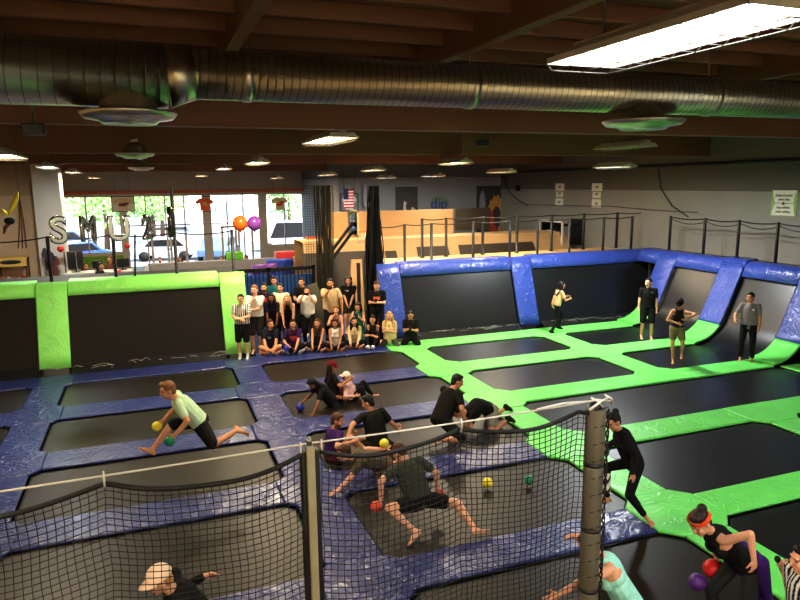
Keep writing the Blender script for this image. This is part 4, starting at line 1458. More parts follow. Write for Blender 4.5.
def diffuser(label, x, y, z, R, cone):
    t = thing('air_diffuser', label, 'diffuser', (x, y, z), 'round metal air diffusers')
    MB().lathe([(R * .25, .02), (R * .55, 0.0), (R * .62, .03), (R * .9, .05), (R, .1), (R * .99, .115), (R * .88, .08), (R * .3, .09)], n=40).build('flared_ring', DUCT, t)
    MB().lathe([(0, .0), (R * .2, .005), (R * .34, .04), (R * .3, .05), (0, .06)], n=30).build('centre_disc', DUCT, t)
    if cone: MB().lathe([(R * .62, .1), (R * .5, .17), (R * .22, .33), (R * .2, .42)], n=30).build('plenum', plain('dull_steel', rgb(130, 126, 112), .5, metal=.6), t)
    else: MB().lathe([(R * .6, .1), (R * .57, .2), (R * .4, .3), (R * .1, .36), (0, .37)], n=30).build('plenum', plain('dull_steel_b', rgb(150, 140, 116), .55, metal=.5), t)
    MB().lathe([(R * 1.0, .19), (R * .99, .33), (R * .8, .4)], n=30).build('collar', plain('dark_steel', rgb(70, 72, 62), .45, metal=.7) if 'dark_steel' not in bpy.data.materials else bpy.data.materials['dark_steel'], t) if cone == 2 else None
    MB().cyl((0, 0, .34), (0, 0, .45), R * .2, 16).build('neck', DUCT, t)
diffuser('round metal diffuser under the wide part of the duct at the left', -.11, 6.95, 5.07, .44, 0)
diffuser('round metal diffuser with a conical top under the duct at the right', 5.85, 6.95, 5.12, .5, 1)
diffuser('small far diffuser below the second beam at the left', at(135, 155, 16.3).x, 16.3, 5.1, .42, 0)
diffuser('smallest far diffuser behind the left one', at(141, 168, 24.5).x, 24.5, 5.0, .42, 0)
for lab, px, py, y in (('black speaker box fixed to the first beam at the left', 34, 128, 9.0), ('black speaker box fixed to the second beam above the middle', 482, 142, 12.5)):
    c = at(px, py, y)
    t = thing('ceiling_speaker', lab, 'speaker', (c.x, c.y, c.z - .08), 'black speakers under the beams')
    link('cabinet', bevel_mesh(MB().b2((-.12, -.08, 0), (.12, .08, .13)), .012), BLACKP, t)
    MB().b2((-.1, -.085, .015), (.1, -.08, .115)).build('grille', plain('grille', rgb(50, 50, 50), .5) if 'grille' not in bpy.data.materials else bpy.data.materials['grille'], t)
    MB().cyl((0, 0, .13), (0, 0, 6.2 - c.z), .015, 6).build('hanger_rod', STEEL, t)

# ================================================================== light fixtures
WARM, COOL = (1.0, .82, .57), (.93, .98, 1.0)
TW = emis('warm_tube', (1, .83, .58, 1), 26)
TC = emis('cool_tube', (.95, .98, 1, 1), 30)
TOFF = plain('dead_tube', rgb(150, 130, 100), .3)
HOUS = plain('fixture_white', rgb(196, 188, 170), .45)
def fixture(label, x, y, z, L=1.25, W=.44, warm=True, lit=True, power=70, rot=0.0):
    t = thing('fluorescent_light', label, 'light', (x, y, z), 'fluorescent lights under the ceiling', rot)
    m = MB()
    m.b2((-W * .34, -L / 2, .09), (W * .34, L / 2, .1))
    for s in (-1, 1):
        m.add([(s * W * .34, -L / 2, .1), (s * W * .5, -L / 2, .015), (s * W * .5, L / 2, .015), (s * W * .34, L / 2, .1)], [(0, 1, 2, 3)])
        m.add([(s * W * .5, -L / 2, .015), (s * W * .5, -L / 2, .05), (s * W * .5, L / 2, .05), (s * W * .5, L / 2, .015)], [(0, 1, 2, 3)])
    for e in (-1, 1):
        m.add([(-W * .34, e * L / 2, .1), (W * .34, e * L / 2, .1), (W * .5, e * L / 2, .015), (-W * .5, e * L / 2, .015)], [(0, 1, 2, 3)])
    m.build('housing', HOUS, t)
    MB().b2((-.06, -L / 2, .1), (.06, L / 2, .15)).build('ballast_cover', HOUS, t)
    for k in range(4):
        xx = (-.36 + .24 * k) * W
        MB().cyl((xx, -L / 2 + .03, .05), (xx, L / 2 - .03, .05), .014, 8).build('tube', (TW if warm else TC) if lit else TOFF, t)
    g = MB()
    for k in range(9):
        yy = -L / 2 + L * k / 8
        g.tube([(-W * .5, yy, .02), (-W * .42, yy, -.02), (W * .42, yy, -.02), (W * .5, yy, .02)], .003, 4)
    for xx in (-W * .42, 0, W * .42): g.tube([(xx, -L / 2, -.02), (xx, L / 2, -.02)], .003, 4)
    g.build('wire_guard', STEEL, t)
    for s in (-1, 1):
        MB().cyl((0, s * L * .35, .15), (0, s * L * .35, max(.2, 6.2 - z)), .006, 4).build('hanger_wire', STEEL, t)
    if lit:
        ld = bpy.data.lights.new('fixture_light', 'AREA')
        ld.shape = 'RECTANGLE'
        ld.size, ld.size_y = W * .8, L * .92
        ld.energy = power
        ld.color = WARM if warm else COOL
        lo = bpy.data.objects.new('fixture_light', ld)
        COL.objects.link(lo)
        lo.parent = t
        lo.location = (0, 0, -.03)
LX = []
def fpx(label, px, py, y, warm, **k):
    c = at(px, py, y)
    fixture(label, c.x, c.y, c.z, warm=warm, **k)
fixture('large bright fluorescent light at the top right', 2.63, 2.98, 5.2, L=1.5, W=.5, warm=False, power=70)
fpx('warm fluorescent light hanging in front of the second beam', 328.5, 142, 10.6, True, L=1.7, W=.5, power=230)
fpx('unlit fluorescent fixture under the right end of the beam', 624, 149, 12.2, True, lit=False, L=1.5, W=.5)
fpx('bright cool fluorescent light just below the unlit fixture', 614, 168, 15.2, False, L=1.3, W=.5, power=460)
fpx('warm fluorescent light above the middle of the back wall', 455, 164, 17.0, True, L=1.4, power=260)
fpx('flat fluorescent light right of the middle one, farther back', 501, 173, 20.5, True, L=1.4, power=200)
fpx('fluorescent light above the left of the crowd', 257, 164, 17.0, True, L=1.4, power=300)
fpx('fluorescent light cut by the left photo edge', 4, 158, 13.0, True, L=1.6, W=.5, power=260)
fpx('cool fluorescent light second along the left row', 48, 168, 21.5, False, L=1.4, power=170)
fpx('warm fluorescent light third along the left row', 73, 173, 26.5, True, L=1.4, power=130)
fpx('small fluorescent light fourth along the left row', 94, 178.5, 31.5, True, L=1.4, power=100)
fpx('warm fluorescent light left of the balloons, farther back', 224, 169.5, 24.5, True, L=1.4, power=150)
fpx('small fluorescent light over the lobby middle', 201, 176.5, 30, True, L=1.4, power=130)
fpx('small fluorescent light over the lobby doors', 277, 178.5, 32, True, L=1.6, power=100)
fpx('fluorescent light above the basketball arm', 373, 171, 20.5, True, L=1.4, power=200)
fpx('small fluorescent light behind the basketball arm', 327, 175.5, 25, True, L=1.4, power=110)
fpx('small fluorescent light above the black net bundle', 386, 178.5, 27, False, L=1.4, power=110)
fpx('small fluorescent light above the dark mural', 433, 176.8, 25, False, L=1.5, power=120)
fixture('fluorescent light over the viewers behind the camera', -3.0, 3.2, 5.2, warm=True, power=170)
fixture('added fluorescent fill light behind the camera at the left', -3.5, -2.9, 5.35, warm=True, power=330)  # this and the next two: unseen, added to brighten wall, duct and foreground
fixture('added fluorescent fill light behind the camera in the middle', 2.5, -2.9, 5.35, warm=True, power=330)
fixture('added fluorescent fill light behind the camera at the right', 9.0, -2.9, 5.35, warm=False, power=300)
fixture('fluorescent light over the near right court', 9.8, 3.2, 5.2, warm=False, power=190)
# ================================================================== people
SKINM = attr_mat('skin', .5, .35, bscale=60)
SKINM.node_tree.nodes['Principled BSDF'].inputs['Subsurface Weight'].default_value = 0.0
CLOTH = attr_mat('cloth', .85, .2, bump=.25, bscale=14)
HAIRM = attr_mat('hair', .5, .35, bump=.6, bscale=70)


def remesh(mb, vox, smooth_it, name):
    me = mb.mesh(name)
    o = bpy.data.objects.new('tmp', me)
    COL.objects.link(o)
    r = o.modifiers.new('r', 'REMESH')
    r.mode = 'VOXEL'
    r.voxel_size = vox
    r.use_smooth_shade = True
    if smooth_it:
        s = o.modifiers.new('s', 'SMOOTH')
        s.factor = .5
        s.iterations = smooth_it
    dg = bpy.context.evaluated_depsgraph_get()
    out = bpy.data.meshes.new_from_object(o.evaluated_get(dg))
    bpy.data.objects.remove(o)
    bpy.data.meshes.remove(me)
    out.name = name
    return out


def coords(me):
    a = np.empty(len(me.vertices) * 3)
    me.vertices.foreach_get('co', a)
    return a.reshape(-1, 3)


def paint(me, cols):
    n = len(me.vertices)
    a = me.attributes.new('Col', 'FLOAT_COLOR', 'POINT')
    c = np.ones((n, 4))
    c[:, :3] = cols
    a.data.foreach_set('color', c.ravel())


def ik(a, b, l1, l2, pole):
    """joint between a and b; returns joint and clamped end"""
    a, b = V(a), V(b)
    d = b - a
    D = d.length
    mx = (l1 + l2) * .995
    if D > mx:
        b = a + d * (mx / D)
        d = b - a
        D = mx
    D = max(D, abs(l1 - l2) + .02)
    n = d.normalized()
    x = (l1 * l1 - l2 * l2 + D * D) / (2 * D)
    h = math.sqrt(max(0, l1 * l1 - x * x))
    p = V(pole)
    p = p - n * p.dot(n)
    if p.length < 1e-4: p = n.orthogonal()
    p.normalize()
    return a + n * x + p * h, b


C3 = lambda r, g, b: np.array(lin((r / 255, g / 255, b / 255)))
SK = {'fair': C3(226, 170, 138), 'tan': C3(205, 148, 112), 'mid': C3(178, 122, 88), 'brown': C3(132, 86, 60)}
HC = {'black': C3(22, 18, 17), 'dark': C3(44, 30, 23), 'brown': C3(84, 54, 36), 'blond': C3(196, 150, 92), 'lightbrown': C3(128, 88, 56)}


class Person:
    def __init__(s, label, root, a, h=1.75, fem=False, skin='fair', hair='short', hc='dark', vox=.009, group=None, **k):
        s.label, s.root, s.a, s.h, s.fem, s.skin, s.hair, s.hcol, s.vox, s.group = label, V(root), math.radians(a), h, fem, SK[skin], hair, HC[hc], vox, group
        s.k = h / 1.75
        s.F = V((math.sin(s.a), math.cos(s.a), 0))
        s.Rt = V((math.cos(s.a), -math.sin(s.a), 0))
        s.bulk = k.get('bulk', 1.06)
        s.J = {}
        s.poles = {}
        s.curl = {}
        s.toe = {}
        s.shax = s.hipax = s.gaze = None
        s.bow = V((0, 0, 0))

    def L(s, x, y, z):
        return s.root + (s.Rt * x + s.F * y + V((0, 0, 1)) * z) * s.k

    # ---- poses -------------------------------------------------
    def stand(s, arms='down', lean=0.0, spread=.1, head=None):
        s.J['P'] = s.L(0, 0, .93); s.J['N'] = s.L(0, .02 + lean, 1.45 - lean * .25)
        for sd, x in (('L', -1), ('R', 1)):
            s.J['F' + sd] = s.L(x * spread, 0, .085)
        s.arms(arms)
        return s

    def arms(s, kind):
        A = {'down': ((-.25, .06, .82), (.25, .06, .82)), 'fold': ((.02, .25, 1.14), (-.01, .28, 1.1)), 'chin': ((.12, .22, 1.12), (.02, .17, 1.36)),
             'phone': ((-.05, .34, 1.4), (.06, .34, 1.4)), 'phone1': ((-.3, .08, .9), (.02, .34, 1.5)), 'clasp': ((-.04, .22, .88), (.04, .22, .88)),
             'chest': ((-.07, .27, 1.17), (.07, .27, 1.17)), 'knees': ((-.12, .36, .78), (.12, .36, .78)), 'binoc': ((-.09, .24, 1.52), (.09, .24, 1.52))}[kind]
        s.J['HL'], s.J['HR'] = s.L(*A[0]), s.L(*A[1])
        if kind in ('binoc', 'phone1'):
            s.poles['ER'] = s.Rt * .6 + V((0, 0, -.8)); s.poles['EL'] = -s.Rt * .6 + V((0, 0, -.8))
        if kind == 'fold' or kind == 'chin':
            s.poles['ER'] = s.Rt * .8 + V((0, 0, -.6)) - s.F * .1; s.poles['EL'] = -s.Rt * .8 + V((0, 0, -.6)) - s.F * .1
        return s

    def cross(s, lean=.08, arms=None):
        s.J['P'] = s.L(0, 0, .11); s.J['N'] = s.L(0, lean, .63)
        s.J['FL'] = s.L(.13, .34, .07); s.J['FR'] = s.L(-.13, .38, .07)
        s.poles['KL'] = -s.Rt * 1 + s.F * .2 + V((0, 0, .45)); s.poles['KR'] = s.Rt * 1 + s.F * .2 + V((0, 0, .45))
        s.toe['L'] = s.Rt + s.F * .2; s.toe['R'] = -s.Rt + s.F * .2
        s.J['HL'], s.J['HR'] = (s.L(-.1, .42, .16), s.L(.1, .44, .16)) if arms is None else (s.L(*arms[0]), s.L(*arms[1]))
        return s

    def kneel(s, sit=.27, lean=.05, arms=None):
        s.J['P'] = s.L(0, 0, sit); s.J['N'] = s.L(0, lean, sit + .52)
        s.J['FL'] = s.L(-.12, -.12, .07); s.J['FR'] = s.L(.12, -.12, .07)
        s.poles['KL'] = s.F - s.Rt * .25 + V((0, 0, .1)); s.poles['KR'] = s.F + s.Rt * .25 + V((0, 0, .1))
        s.toe['L'] = -s.F; s.toe['R'] = -s.F
        arms = arms or ((-.12, .3, sit + .1), (.12, .3, sit + .1))
        s.J['HL'], s.J['HR'] = s.L(*arms[0]), s.L(*arms[1])
        return s

    def solve(s):
        k, J = s.k, s.J
        P, Nk = J['P'], J['N']
        sp = (Nk - P)
        # keep the trunk length human
        want = .53 * k
        Nk = P + sp.normalized() * max(.42 * k, min(want * 1.03, sp.length))
        J['N'] = Nk
        sp = (Nk - P).normalized()
        hx = V(s.hipax) if s.hipax else s.Rt
        sx = V(s.shax) if s.shax else s.Rt
        s.sp = sp
        hx0 = hx - sp * hx.dot(sp) * .6
        s.hx = hx0.normalized()
        s.sx = (sx - sp * sx.dot(sp)).normalized()
        s.fw = s.hx.cross(sp).normalized() * -1      # forward of the trunk
        s.fw = sp.cross(s.hx).normalized()
        s.cfw = sp.cross(s.sx).normalized()
        mid = (P + Nk) / 2 + V(s.bow)
        J['M'] = mid
        shw = (.148 if s.fem else .178) * k
        J['SL'] = Nk - sp * .045 * k - s.sx * shw
        J['SR'] = Nk - sp * .045 * k + s.sx * shw
        hw = .09 * k
        J['HipL'] = P - s.hx * hw - sp * .02
        J['HipR'] = P + s.hx * hw - sp * .02
        for sd, sg in (('L', -1), ('R', 1)):
            pole = s.poles.get('E' + sd, s.sx * sg * .5 - s.cfw * .7 - V((0, 0, .5)))
            J['E' + sd], J['H' + sd] = ik(J['S' + sd], J['H' + sd], .285 * k, .25 * k, pole)
            pole = s.poles.get('K' + sd, s.fw + s.hx * sg * .12)
            J['K' + sd], J['F' + sd] = ik(J['Hip' + sd], J['F' + sd], .43 * k, .415 * k, pole)
        g = V(s.gaze) if s.gaze else s.F
        g = g.normalized()
        up = (V((0, 0, .75)) + sp * .6)
        s.hu = (up - g * up.dot(g)).normalized()
        s.hf = g
        s.hr = g.cross(s.hu).normalized()
        nd = (sp + s.hu * .6).normalized()
        s.hc = Nk + nd * .165 * k + s.hf * .03 * k

    # ---- body --------------------------------------------------
    def trunk(s, m, g=0.0, lo=-.1, hips=True, chest=True, flare=0.0):
        k, J, b = s.k, s.J, s.bulk
        P, Mi, Nk = J['P'], J['M'], J['N']
        ax = (s.hx, s.fw, s.sp)
        cx = (s.sx, s.cfw, s.sp)
        fem = s.fem
        if hips:
            m.ell(P, ((.17 if fem else .163) * k * b + g, .115 * k * b + g, .12 * k + g), ax)
        mx = (s.hx + s.sx).normalized()
        m.ell(Mi - s.sp * .04 * k, ((.128 if fem else .145) * k * b + g, .098 * k * b + g, .17 * k + g * .5), (mx, (s.fw + s.cfw).normalized(), s.sp))
        if chest:
            m.ell(Nk - s.sp * .15 * k, ((.142 if fem else .168) * k * b + g, .112 * k * b + g, .16 * k), cx)
            m.cap(J['SL'] + s.sx * .02, J['SR'] - s.sx * .02, .054 * k + g * .5, n=10)
            m.ell(Nk - s.sp * .06 * k, (.13 * k + g, .08 * k + g, .07 * k), cx)
            if fem:
                for sg in (-1, 1):
                    m.ell(Nk - s.sp * .19 * k + s.cfw * .085 * k + s.sx * .065 * k * sg, (.062 * k + g * .6, .055 * k + g * .6, .06 * k), cx)
        # connecting tube so a bent trunk stays whole
        m.cap(P, Mi, .115 * k * b + g, .1 * k * b + g)
        m.cap(Mi, Nk - s.sp * .1 * k, .1 * k * b + g, .11 * k * b + g)

    def limb(s, m, sd, part, f0=0.0, f1=1.0, g=0.0):
        k, J = s.k, s.J
        b = s.bulk * (.9 if s.fem else 1.0)
        if part == 'ua': A, B, ra, rb = J['S' + sd], J['E' + sd], .052, .04
        elif part == 'fa': A, B, ra, rb = J['E' + sd], J['H' + sd], .042, .027
        elif part == 'th': A, B, ra, rb = J['Hip' + sd], J['K' + sd], .083, .054
        else: A, B, ra, rb = J['K' + sd], J['F' + sd], .054, .035
        ra *= k * b; rb *= k * b
        p0, p1 = A.lerp(B, f0), A.lerp(B, f1)
        r0, r1 = ra + (rb - ra) * f0 + g, ra + (rb - ra) * f1 + g
        m.cap(p0, p1, r0, r1)
        if part == 'sh' and f0 < .3:
            d = (B - A).normalized()
            back = -(s.J['K' + sd] - (s.J['Hip' + sd] + s.J['F' + sd]) / 2)
            back = back - d * back.dot(d)
            if back.length > 1e-3:
                m.cap(A.lerp(B, .15) + back.normalized() * .012 * k, A.lerp(B, .5) + back.normalized() * .012 * k, .05 * k * b + g, .043 * k * b + g)
        if part == 'fa' and f0 < .2:
            m.cap(A.lerp(B, .1), A.lerp(B, .4), .043 * k * b + g, .037 * k * b + g)

    def hand(s, m, sd):
        k, J = s.k, s.J
        W, E = J['H' + sd], J['E' + sd]
        d = (W - E).normalized()
        if ('D' + sd) in s.poles: d = V(s.poles['D' + sd]).normalized()
        sg = -1 if sd == 'L' else 1
        n = V(s.poles.get('N' + sd, -s.sx * sg + V((0, 0, -.35)) + s.cfw * .15))    # palm side
        n = (n - d * n.dot(d))
        n = n.normalized() if n.length > 1e-3 else d.orthogonal()
        t = d.cross(n)                      # thumb side for the right hand is +/-
        if sd == 'L': t = -t
        th = -t if False else t
        m.ell(W + d * .045 * k, (.04 * k, .017 * k, .055 * k), (t, n, d))
        m.cap(W - d * .01, W + d * .03 * k, .025 * k, .026 * k)
        curl = s.curl.get(sd, .45)
        for i, (o_, ln) in enumerate(((.03, .07), (.011, .08), (-.009, .075), (-.028, .058))):
            b0 = W + d * (.082 - .008 * abs(i - 1)) * k + t * o_ * k
            c1 = curl * (.7 + .12 * i)
            d1 = (d * math.cos(c1) + n * math.sin(c1) + t * o_ * 2.2).normalized()
            b1 = b0 + d1 * ln * .5 * k
            c2 = c1 + curl * 1.1
            d2 = (d * math.cos(c2) + n * math.sin(c2) + t * o_ * 1.2).normalized()
            b2 = b1 + d2 * ln * .5 * k
            m.cap(b0, b1, .0095 * k, .009 * k, 6)
            m.cap(b1, b2, .009 * k, .0075 * k, 6)
        t0 = W + d * .022 * k + t * .03 * k
        t1 = t0 + (t * .75 + d * .65 + n * .25).normalized() * .04 * k
        t2 = t1 + (t * .25 + d * .8 + n * (.3 + curl * .5)).normalized() * .032 * k
        m.cap(t0, t1, .013 * k, .0115 * k, 6)
        m.cap(t1, t2, .0115 * k, .009 * k, 6)

    def foot(s, m, sd, g=0.0):
        k, J = s.k, s.J
        A, K = J['F' + sd], J['K' + sd]
        shn = (A - K).normalized()
        toe = V(s.toe.get(sd, s.F))
        toe = toe - shn * toe.dot(shn) * .85
        toe = toe.normalized()
        dn = shn - toe * shn.dot(toe)
        dn = dn.normalized() if dn.length > 1e-3 else V((0, 0, -1))
        sd_ = toe.cross(dn)
        heel = A + dn * .05 * k - toe * .045 * k
        ball = A + dn * .06 * k + toe * .12 * k
        m.cap(A, heel, .036 * k + g, .03 * k + g)
        m.cap(heel, ball, .03 * k + g, .026 * k + g)
        m.cap(A + dn * .01 * k, ball, .034 * k + g, .024 * k + g)
        m.ell(ball + toe * .01 * k, (.042 * k + g, .05 * k + g, .02 * k + g), (sd_, toe, dn))
        if g == 0:
            for i in range(5):
                o_ = (-.032 + .016 * i) * k
                m.cap(ball + sd_ * o_ + toe * .035 * k, ball + sd_ * o_ * 1.05 + toe * (.07 - .004 * i * i * .3) * k + dn * .004, .0105 * k, .0095 * k, 6)

    def body(s):
        m = MB()
        k, J = s.k, s.J
        s.trunk(m)
        for sd in 'LR':
            for p in ('ua', 'fa', 'th', 'sh'): s.limb(m, sd, p)
            s.hand(m, sd)
            s.foot(m, sd)
        hc, r, f, u = s.hc, s.hr, s.hf, s.hu
        ax = (r, f, u)
        k = s.k * 1.07
        m.cap(J['N'] - s.sp * .03 * k, hc - u * .06 * k - f * .015 * k, (.05 if s.fem else .058) * k, (.045 if s.fem else .052) * k)
        m.ell(hc + u * .022 * k - f * .008 * k, (.074 * k, .094 * k, .1 * k), ax, 18, 12)
        m.ell(hc - u * .05 * k + f * .022 * k, (.056 * k, .064 * k, .062 * k), ax)
        m.ell(hc - u * .095 * k + f * .058 * k, (.028 * k, .025 * k, .022 * k), ax)
        m.cap(hc + u * .012 * k + f * .088 * k, hc - u * .026 * k + f * .104 * k, .01 * k, .0155 * k, 8)
        m.cap(hc + u * .03 * k + f * .079 * k - r * .038 * k, hc + u * .03 * k + f * .079 * k + r * .038 * k, .014 * k, n=8)
        m.cap(hc - u * .06 * k + f * .083 * k - r * .018 * k, hc - u * .06 * k + f * .083 * k + r * .018 * k, .01 * k, n=8)
        for sg in (-1, 1):
            m.ell(hc + r * .076 * sg * k - f * .008 * k - u * .005 * k, (.012 * k, .024 * k, .032 * k), ax, 8, 6)
            m.ell(hc + r * .04 * sg * k + f * .066 * k - u * .025 * k, (.028 * k, .024 * k, .026 * k), ax, 8, 6)
        me = remesh(m, s.vox, 3, 'body')
        co = coords(me)
        n = len(co)
        col = np.tile(s.skin, (n, 1))
        loc = (co - np.array(hc)) / k
        x, y, z = loc @ np.array(r), loc @ np.array(f), loc @ np.array(u)
        head = (np.abs(x) < .1) & (np.abs(y) < .14) & (np.abs(z) < .16)
        face = head & (y > .05)
        q = max(s.vox * 1.05, .011)
        for sg in (-1, 1):
            ee = face & (np.hypot(x - sg * .032, z - .008) < q * 1.25)
            if s.vox < .0082:
                ee = face & (((x - sg * .032) / .013) ** 2 + ((z - .006) / .008) ** 2 < 1)
                col[ee] = (.6, .57, .53)
                col[ee & (np.abs(x - sg * .032) < .007)] = (.02, .014, .012)
            else:
                col[face & (((x - sg * .032) / .013) ** 2 + ((z - .006) / .009) ** 2 < 1)] = s.skin * .22
            col[face & (np.abs(x - sg * .034) < .02) & (np.abs(z - .03) < q * .45)] = s.hcol * .6 + s.skin * .25
        col[face & (np.abs(x) < .024) & (np.abs(z + .06) < q * .75)] = s.skin * np.array([.72, .4, .38])
        if getattr(s, 'beard', False):
            bd = head & (z < -.045) & (y > -.01) & (z > -.125)
            bd &= ~((np.abs(x) < .022) & (np.abs(z + .06) < .008))
            col[bd] = s.hcol * .8 + s.skin * .12
        # warmer hands, feet and cheeks
        paint(me, col)
        return me

    # ---- hair --------------------------------------------------
    def hairmesh(s):
        m = MB()
        k, hc, r, f, u = s.k * 1.07, s.hc, s.hr, s.hf, s.hu
        ax = (r, f, u)
        st = s.hair
        if st == 'none': return None
        if getattr(s, 'capped', False):
            m.ell(hc + u * .02 * k - f * .02 * k, (.079 * k, .09 * k, .07 * k), ax, 18, 12)
        else:
            m.ell(hc + u * .037 * k - f * .02 * k, (.083 * k, .092 * k, .096 * k), ax, 18, 12)
            m.ell(hc + u * .092 * k + f * .03 * k, (.062 * k, .05 * k, .03 * k), ax)
        if st == 'short' or st == 'buzz':
            m.ell(hc - u * .02 * k - f * .055 * k, (.068 * k, .05 * k, .07 * k), ax)
        if st == 'quiff':
            m.ell(hc + u * .11 * k + f * .045 * k, (.06 * k, .045 * k, .03 * k), ax)
            m.ell(hc - u * .02 * k - f * .055 * k, (.068 * k, .05 * k, .07 * k), ax)
        if st in ('long', 'longback'):
            nk = s.J['N']
            for sg in (-1, 0, 1):
                a0 = hc - f * .05 * k + r * .05 * k * sg + u * .02 * k
                a1 = hc - f * (.06 if sg == 0 else .03) * k + r * .075 * k * sg - u * .12 * k
                a2 = nk - s.sp * .16 * k + (s.cfw * (.09 if (sg and st == 'long') else -.12)) * k + s.sx * .1 * k * sg
                m.cap(a0, a1, .055 * k, .05 * k); m.cap(a1, a2, .05 * k, .028 * k)
        if st in ('bun', 'topbun'):
            m.ell(hc - u * .02 * k - f * .05 * k, (.066 * k, .05 * k, .06 * k), ax)
            b = hc + u * .105 * k - f * .085 * k
            m.ell(b, (.046 * k, .046 * k, .044 * k), ax)
            m.cap(b, hc + u * .05 * k - f * .05 * k, .03 * k)
        if st == 'pony':
            m.ell(hc - u * .02 * k - f * .05 * k, (.066 * k, .05 * k, .06 * k), ax)
            b = hc + u * .05 * k - f * .11 * k
            m.cap(b, b - u * .1 * k - f * .05 * k, .032 * k, .034 * k)
            m.cap(b - u * .1 * k - f * .05 * k, b - u * .3 * k - f * .03 * k, .034 * k, .012 * k)
        if st == 'curly':
            rnd = random.Random(len(s.label))
            for i in range(26):
                a = rnd.random() * 6.28
                z = rnd.random() * .2 - .11
                m.ell(hc + r * .085 * math.cos(a) * k + f * (-.045 + .055 * math.sin(a)) * k + u * z * k, (.034 * k,) * 3, None, 8, 6)
        me = remesh(m, max(.009, s.vox), 2, 'hair')
        co = coords(me)
        nz = np.sin(co[:, 0] * 90) * np.sin(co[:, 1] * 70 + co[:, 2] * 50)
        paint(me, np.tile(s.hcol, (len(co), 1)) * (1 + .25 * nz[:, None]))
        return me

    # ---- garments ---------------------------------------------
    def garment(s, kind, col, pat=None, g=None):
        m = MB()
        k, J = s.k, s.J
        if kind in ('tee', 'longsleeve', 'tank', 'vest', 'loose'):
            gg = {'tee': .018, 'longsleeve': .016, 'tank': .013, 'vest': .014, 'loose': .03}[kind] if g is None else g
            fem_ = s.fem
            s.trunk(m, gg, chest=kind in ('tee', 'longsleeve', 'loose'), hips=kind == 'vest')
            if kind in ('tee', 'longsleeve', 'loose'):
                # hem
                C = J['N'] - s.sp * .15 * k
                b = s.bulk
                for t_ in (0, .12, .24, .36, .48, .6, .72, .84):
                    c_ = J['P'].lerp(J['M'], t_ / .5) if t_ < .5 else J['M'].lerp(C, (t_ - .5) / .5)
                    ww = (.17 * (1 - t_) + .142 * t_) if fem_ else (.166 * (1 - t_) + .168 * t_)
                    a_ = (s.hx * (1 - t_) + s.sx * t_).normalized()
                    d_ = (s.fw * (1 - t_) + s.cfw * t_).normalized()
                    m.ell(c_ + s.sp * (.03 * k if t_ == 0 else 0), (ww * k * b + gg + .008 * (1 - t_), .117 * k * b + gg, (.085 if t_ == 0 else .12) * k), (a_, d_, s.sp))
                for sd in 'LR':
                    s.limb(m, sd, 'ua', 0, 1.0 if kind == 'longsleeve' else .62, gg * .95)
                    if kind == 'longsleeve': s.limb(m, sd, 'fa', 0, .93, gg * .7)
            else:
                cx = (s.sx, s.cfw, s.sp)
                Nk = J['N']
                m.ell(Nk - s.sp * .19 * k, ((.14 if s.fem else .16) * k + gg, .11 * k + gg, .11 * k), cx)
                if s.fem:
                    for sg in (-1, 1): m.ell(Nk - s.sp * .19 * k + s.cfw * .085 * k + s.sx * .065 * k * sg, (.062 * k + gg, .055 * k + gg, .06 * k + gg), cx)
                for sg in (-1, 1):   # straps
                    m.cap(Nk - s.sp * .13 * k + s.cfw * .1 * k + s.sx * .075 * k * sg, Nk + s.sp * .012 * k + s.sx * .085 * k * sg, .024 * k, .024 * k)
                    m.cap(Nk + s.sp * .012 * k + s.sx * .085 * k * sg, Nk - s.sp * .13 * k - s.cfw * .1 * k + s.sx * .06 * k * sg, .024 * k, .026 * k)
        elif kind in ('trousers', 'leggings', 'shorts', 'longshorts'):
            gg = {'trousers': .02, 'leggings': .012, 'shorts': .03, 'longshorts': .032}[kind] if g is None else g
            ax = (s.hx, s.fw, s.sp)
            m.ell(J['P'], ((.17 if s.fem else .163) * k * s.bulk + gg * .8, .115 * k * s.bulk + gg * .8, .115 * k), ax)
            for sd in 'LR':
                s.limb(m, sd, 'th', 0, {'shorts': .55, 'longshorts': .92}.get(kind, 1.0), gg)
                if kind in ('trousers', 'leggings'): s.limb(m, sd, 'sh', 0, .93, gg * .9)
        elif kind[:-1] == 'shoe':
            s.foot(m, kind[-1], .012)
        elif kind[:-1] == 'sock':
            s.foot(m, kind[-1], .008); s.limb(m, kind[-1], 'sh', .85, 1, .007)
        elif kind == 'skirtwrap':
            ax = (s.hx, s.fw, s.sp)
            m.ell(J['P'], (.19 * k, .14 * k, .1 * k), ax)
            for x, ln in ((-.15, .5), (-.05, .62), (.06, .6), (.15, .45)):
                a = J['P'] - s.fw * .1 * k + s.hx * x * k
                m.cap(a, a + V((0, 0, -1)) * ln * k - s.fw * .16 * k, .085 * k, .05 * k)
        me = remesh(m, max(s.vox, .008), 3, kind)
        co = coords(me)
        n = len(co)
        c = np.tile(np.asarray(col, float), (n, 1))
        if pat:
            d = (co - np.array(J['P'])) / k
            w = (co - np.array(J['N'])) / k
            u_, v_, f_ = w @ np.array(s.sx), d @ np.array(s.sp), w @ np.array(s.cfw)
            c = pat(c, u_, v_, f_)
        paint(me, c)
        return me

    def cap_mesh(s, brim_dir=1, beanie=False):
        m = MB()
        k, hc, r, f, u = s.k * 1.07, s.hc, s.hr, s.hf, s.hu
        vs, fs = [], []
        c = hc + u * .04 * k - f * .012 * k
        nu = 20
        for i in range(7):
            t = math.radians(90 * i / 6)
            for j in range(nu):
                a = 2 * math.pi * j / nu
                vs.append(c + r * (.09 * math.cos(t) * math.cos(a)) * k + f * (.108 * math.cos(t) * math.sin(a)) * k + u * (.1 * math.sin(t)) * k)
        for i in range(6):
            for j in range(nu): fs.append((i * nu + j, i * nu + (j + 1) % nu, (i + 1) * nu + (j + 1) % nu, (i + 1) * nu + j))
